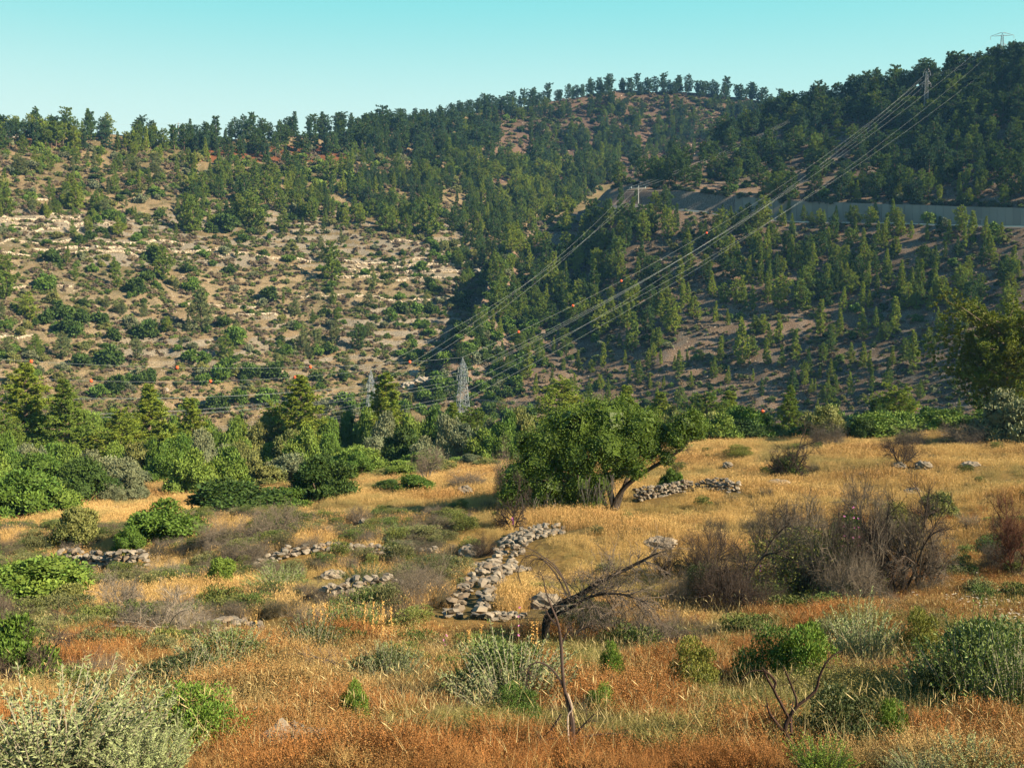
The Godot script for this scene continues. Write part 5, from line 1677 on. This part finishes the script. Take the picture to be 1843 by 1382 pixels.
		var c: Array = [[0.075, 0.125, 0.025], [0.12, 0.19, 0.03], [0.07, 0.085, 0.03], [0.16, 0.165, 0.035], [0.06, 0.075, 0.028], [0.105, 0.145, 0.045]][r[5]]
		bush_thing("leafy_shrub", fine[r[4]], p, r[3] * r[2] / F * 1.15, height_to(p, r[1] - (14.0 if r[2] < 30.0 else 0.0)), mat(c[0], c[1], c[2], 0.55, 0.45), r[6], "shrub", "leafy shrubs of the field")
	# dry flower spikes, mallow flowers
	for r in [[672, 1082, 1150, "tallest pale dry flower spike of the cluster behind the rusty herbs"], [690, 1080, 1152, "orange dry flower spike just right of the tallest pale one"], [682, 1090, 1152, "short dry flower spike between the two tall ones"], [656, 1085, 1140, "leaning dry flower spike at the fresh green clump"], [704, 1094, 1150, "rust-coloured dry spike at the right of the cluster"], [565, 1085, 1140, "lone dry spike left of the cluster"], [578, 1090, 1142, "second lone dry spike left of the cluster"], [588, 1086, 1140, "third lone dry spike near the fresh green clump"], [958, 1118, 1165, "dry yellow spike left of its twin behind the central olive"], [965, 1118, 1166, "dry yellow spike right of its twin behind the central olive"], [866, 1122, 1160, "thin dry spike above the bright green leaves"], [843, 1130, 1162, "yellowish dry spike left of the bright green leaves"], [460, 1105, 1140, "pale dry spike above the silvery shrub"]]:
		var p := on(fg, r[0], r[2] + 25.0)
		var h := height_to(p, r[1])
		var o := thing("dry_flower_spike", r[3], "dry plant", p, "dry flower spikes")
		var a := Acc.new()
		a.path([Vector3.ZERO, Vector3(rf(-0.03, 0.03), h * 0.5, 0), Vector3(rf(-0.06, 0.06), h, 0)], 0.012, 0.006, 5)
		obj("stalk", a.mesh(), bark(0.42, 0.25, 0.09), o)
		a = Acc.new()
		for k in 90:
			var f := rf(0.3, 1.0)
			shade(a, 0.7, 1.3)
			leaf(a, Vector3(0, h * f, 0) + rvec() * 0.02, rvec(), 0.05, 0.016)
		obj("seed_head", a.mesh(), bark(0.48, 0.28, 0.09), o)
	for r in [[932, 1090, 1200, "pink mallow spike in front of the boulder"], [922, 932, 952, "pink flower at the foot of the small black bare tree"], [1532, 912, 1060, "mallow spike with the brightest pink flowers in the bare shrubs"], [1515, 928, 1070, "pink mallow spike left of the brightest one"], [1541, 932, 1066, "pink mallow spike right of the brightest one"], [1365, 1016, 1085, "pink flowers in the grey shrub behind the black crooked one"], [1298, 1034, 1090, "pale pink flowers low in the black crooked shrub"], [1274, 1040, 1092, "pink flowers at the left foot of the bare shrubs"], [803, 1140, 1190, "small pink flower left of the central olive"]]:
		var p := on(fg, r[0], r[2])
		var h := height_to(p, r[1])
		var o := thing("mallow", r[3], "flower", p, "pink mallows")
		var a := Acc.new()
		a.path([Vector3.ZERO, Vector3(0.02, h * 0.5, 0.05), Vector3(0, h, 0.1)], 0.01, 0.006, 5)
		obj("stalk", a.mesh(), bark(0.2, 0.2, 0.07), o)
		for k in 4:
			a = Acc.new()
			var c := Vector3(rf(-0.04, 0.04), h * (1.0 - 0.13 * k), 0.12)
			var s: float = 2.6 * -p.z / F
			for q in 5:
				var az := TAU * q / 5.0
				var dd := Vector3(cos(az), sin(az), 0.35).normalized()
				leaf(a, c, dd, s, s * 0.45)
			obj("flower", a.mesh(), mat(0.62, 0.20, 0.48, 0.6, 0.3), o)
	# the white flower heads at the right
	var wf := Acc.new()
	for i in 420:
		var px := rf(1700, 1900)
		var row := rf(1060, 1150) if px > 1790.0 else rf(1062, 1100)
		if i < 50:
			px = rf(1640, 1760)
			row = rf(1040, 1075)
		var p := on(fg, px, row + 26.0)
		var top := p + Vector3(rf(-0.05, 0.05), rf(0.25, 0.5), rf(-0.05, 0.05))
		wf.col = Color(0.3, 0.22, 0.1)
		wf.tri(p, p + Vector3(0.008, 0, 0), top)
		wf.col = Color(0.5, 0.43, 0.36)
		for k in 3:
			var az := TAU * k / 3.0
			wf.tri(top, top + Vector3(cos(az), 0.12, sin(az)) * 0.05, top + Vector3(cos(az + 2.0), 0.1, sin(az + 2.0)) * 0.05)
	tag(obj("flower_heads", wf.mesh(), mat(1, 1, 1, 0.8, 0.3)), "pale dry flower heads scattered beside the right border", "", "", "stuff")

func grow_grass() -> void:
	var gold := [tuft(600, 46, 0.46, 0.0055, 0.34, 0.28, true), tuft(601, 46, 0.40, 0.006, 0.38, 0.38, true), tuft(602, 38, 0.55, 0.0055, 0.3, 0.24, true)]
	var herbs := [herb(610, 26, 4), herb(611, 30, 4), herb(612, 22, 5)]
	rng.seed = 64
	var bare_spot := on(fg, 980, 1195)      # trampled ash round the curved burnt tree
	var gx := [[], [], []]
	var gc := [[], [], []]
	var hx := [[], [], []]
	var hc := [[], [], []]
	for i in 78000:
		var q := rng.randf()
		var d := sqrt(lerpf(9.6 * 9.6, 40.0 * 40.0, q)) if i % 3 == 0 else sqrt(lerpf(26.0 * 26.0, 114.0 * 114.0, q))
		var px := rf(-70, 1910)
		if d > 90.0 and px < 650.0 and rng.randf() < 0.8: continue
		var p := fg_d(px, d)
		if p.distance_to(bare_spot) < 1.7 and i % 5 > 0: continue
		if d < 11.9 and (absf(px - 1026.0) < 42.0 or absf(px - 1421.0) < 42.0) and i % 6 > 0: continue      # thin ground round the saplings
		if cleared.has(Vector2i(int(roundf(p.x * 1.6)), int(roundf(p.z * 1.6)))): continue
		var z := zone(p, px)
		var k := n_mid.get_noise_2d(p.x * 3.0 + 40.0, p.z * 3.0)
		var v := rng.randi() % 3
		if rng.randf() < z * 0.85:
			var s := rf(0.5, 0.85) * (1.0 + 0.9 * n_mid.get_noise_2d(p.x * 6.0, p.z * 6.0)) * smoothstep(-4.0, 18.0, d)
			hx[v].append(Transform3D(Basis(Vector3.UP, rf(0, TAU)).scaled_local(Vector3(s * 1.2, s, s * 1.2)), p))
			var c := Color(0.27, 0.118, 0.038).lerp(Color(0.27, 0.195, 0.08), clampf(n_fine.get_noise_2d(p.x * 0.9, p.z * 0.9) * 0.8 + k * 1.5 + rf(-0.2, 0.5), 0.0, 0.9))
			if k < -0.26: c = Color(0.19, 0.165, 0.055)
			hc[v].append(c * rf(0.8, 1.2))
		else:
			var s := rf(0.6, 1.15) * (0.85 + 0.6 * k) * smoothstep(-4.0, 26.0, d)
			if s < 0.3: continue
			var wide := clampf(d / 45.0, 1.0, 1.9)
			gx[v].append(Transform3D(Basis(Vector3.UP, rf(0, TAU)).scaled_local(Vector3(s * wide, s, s * wide)), p))
			var c := Color(0.50, 0.335, 0.135).lerp(Color(0.36, 0.20, 0.075), clampf(k * 1.2 + rf(-0.2, 0.5), 0.0, 1.0))
			if k < -0.2: c = c.lerp(Color(0.26, 0.21, 0.085), clampf((-k - 0.2) * 5.0, 0.0, 0.9))
			if z > 0.5: c = c.lerp(Color(0.36, 0.27, 0.09), 0.6)
			gc[v].append(c * rf(0.8, 1.2))
	var sx := []
	var sc := []
	for i in 2600:
		var d := sqrt(lerpf(100.0, 900.0, rng.randf()))
		var p := fg_d(rf(-60, 1900), d)
		if cleared.has(Vector2i(int(roundf(p.x * 1.6)), int(roundf(p.z * 1.6)))): continue
		var s := rf(0.55, 1.0)
		sx.append(Transform3D(Basis(Vector3.UP, rf(0, TAU)).scaled_local(Vector3(s, s, s)), p))
		sc.append(Color(0.46, 0.36, 0.18) * rf(0.7, 1.1))
	many("straw_stalks", tuft(603, 9, 0.95, 0.0035, 0.2, 0.34, true), mat(1, 1, 1, 0.7, 0.5), sx, sc, "tall pale straw stalks standing out of the near grass")
	for v in 3:
		if gx[v].size(): many("dry_grass" if v == 0 else "dry_grass_00%d" % v, gold[v], mat(1, 1, 1, 0.7, 0.5), gx[v], gc[v], "golden dry grass covering the field")
		if hx[v].size(): many("dry_herbs" if v == 0 else "dry_herbs_00%d" % v, herbs[v], mat(1, 1, 1, 0.8, 0.4), hx[v], hc[v], "rusty dry herbs covering the near slope")

func sky_panorama() -> ImageTexture:
	var im := Image.create(512, 256, false, Image.FORMAT_RGBF)
	for j in 256:
		var el := PI / 2 - (j + 0.5) / 256.0 * PI
		var y := sin(el)
		for i in 512:
			var az := ((i + 0.5) / 512.0 - 0.5) * TAU          # 0 straight ahead, + to the right
			var near_sun := 0.5 + 0.5 * cos(az - deg_to_rad(SUN_AZ)) * cos(el)
			var c: Color
			if y >= 0.0:
				var hor := Color(0.44, 0.89, 0.81).lerp(Color(0.74, 0.96, 0.88), clampf((near_sun - 0.1) * 1.8, 0.0, 1.0))
				var mid := Color(0.24, 0.78, 0.80)
				var top := Color(0.06, 0.20, 0.50)
				c = hor.lerp(mid, smoothstep(0.13, 0.31, y))
				c = c.lerp(top, smoothstep(0.26, 0.85, y))
			else:
				c = Color(0.22, 0.17, 0.10)
			im.set_pixel(i, j, Color(c.r, c.g, c.b) * (1.0 / EXPOSURE))
	return ImageTexture.create_from_image(im)

func _ready() -> void:
	# camera
	var cam := Camera3D.new()
	cam.name = "camera"
	cam.fov = rad_to_deg(2.0 * atan(CY / F))
	cam.near = 0.1
	cam.far = 4000.0
	cam.rotation.x = -PITCH
	add_child(cam)
	cam.current = true
	# sky, air, exposure
	var env := Environment.new()
	env.background_mode = Environment.BG_SKY
	var sky := Sky.new()
	var sm := PanoramaSkyMaterial.new()
	sm.panorama = sky_panorama()
	sky.sky_material = sm
	env.sky = sky
	env.tonemap_mode = Environment.TONE_MAPPER_LINEAR
	env.tonemap_exposure = EXPOSURE
	env.fog_enabled = FOG > 0.0
	env.fog_density = FOG
	env.fog_light_color = Color(0.50, 0.74, 1.0)
	env.sdfgi_enabled = true
	env.ssao_enabled = true
	env.ssil_enabled = true
	var we := WorldEnvironment.new()
	we.name = "world_environment"
	we.environment = env
	add_child(we)
	# sun
	var sun := DirectionalLight3D.new()
	sun.name = "sun"
	sun.light_energy = 1.6
	sun.light_color = Color(1.0, 0.93, 0.80)
	sun.light_angular_distance = 0.5
	sun.shadow_enabled = true
	var az := deg_to_rad(SUN_AZ)
	var el := deg_to_rad(SUN_EL)
	var to_sun := Vector3(sin(az) * cos(el), sin(el), -cos(az) * cos(el))
	add_child(sun)
	sun.look_at_from_position(to_sun * 500.0, Vector3.ZERO, Vector3.UP)

	for n in [[n_low, 0.006, 11], [n_mid, 0.03, 12], [n_fine, 0.35, 13]]:
		n[0].frequency = n[1]
		n[0].seed = n[2]
		n[0].fractal_octaves = 3
	n_fine.fractal_octaves = 2
	setup_terrain()
	build_terrain()
	gather_hill_plants()
	plant_hills()
	build_terraces()
	build_power_lines()
	build_road()
	plant_belt()
	build_walls()
	plant_field()
	grow_grass()
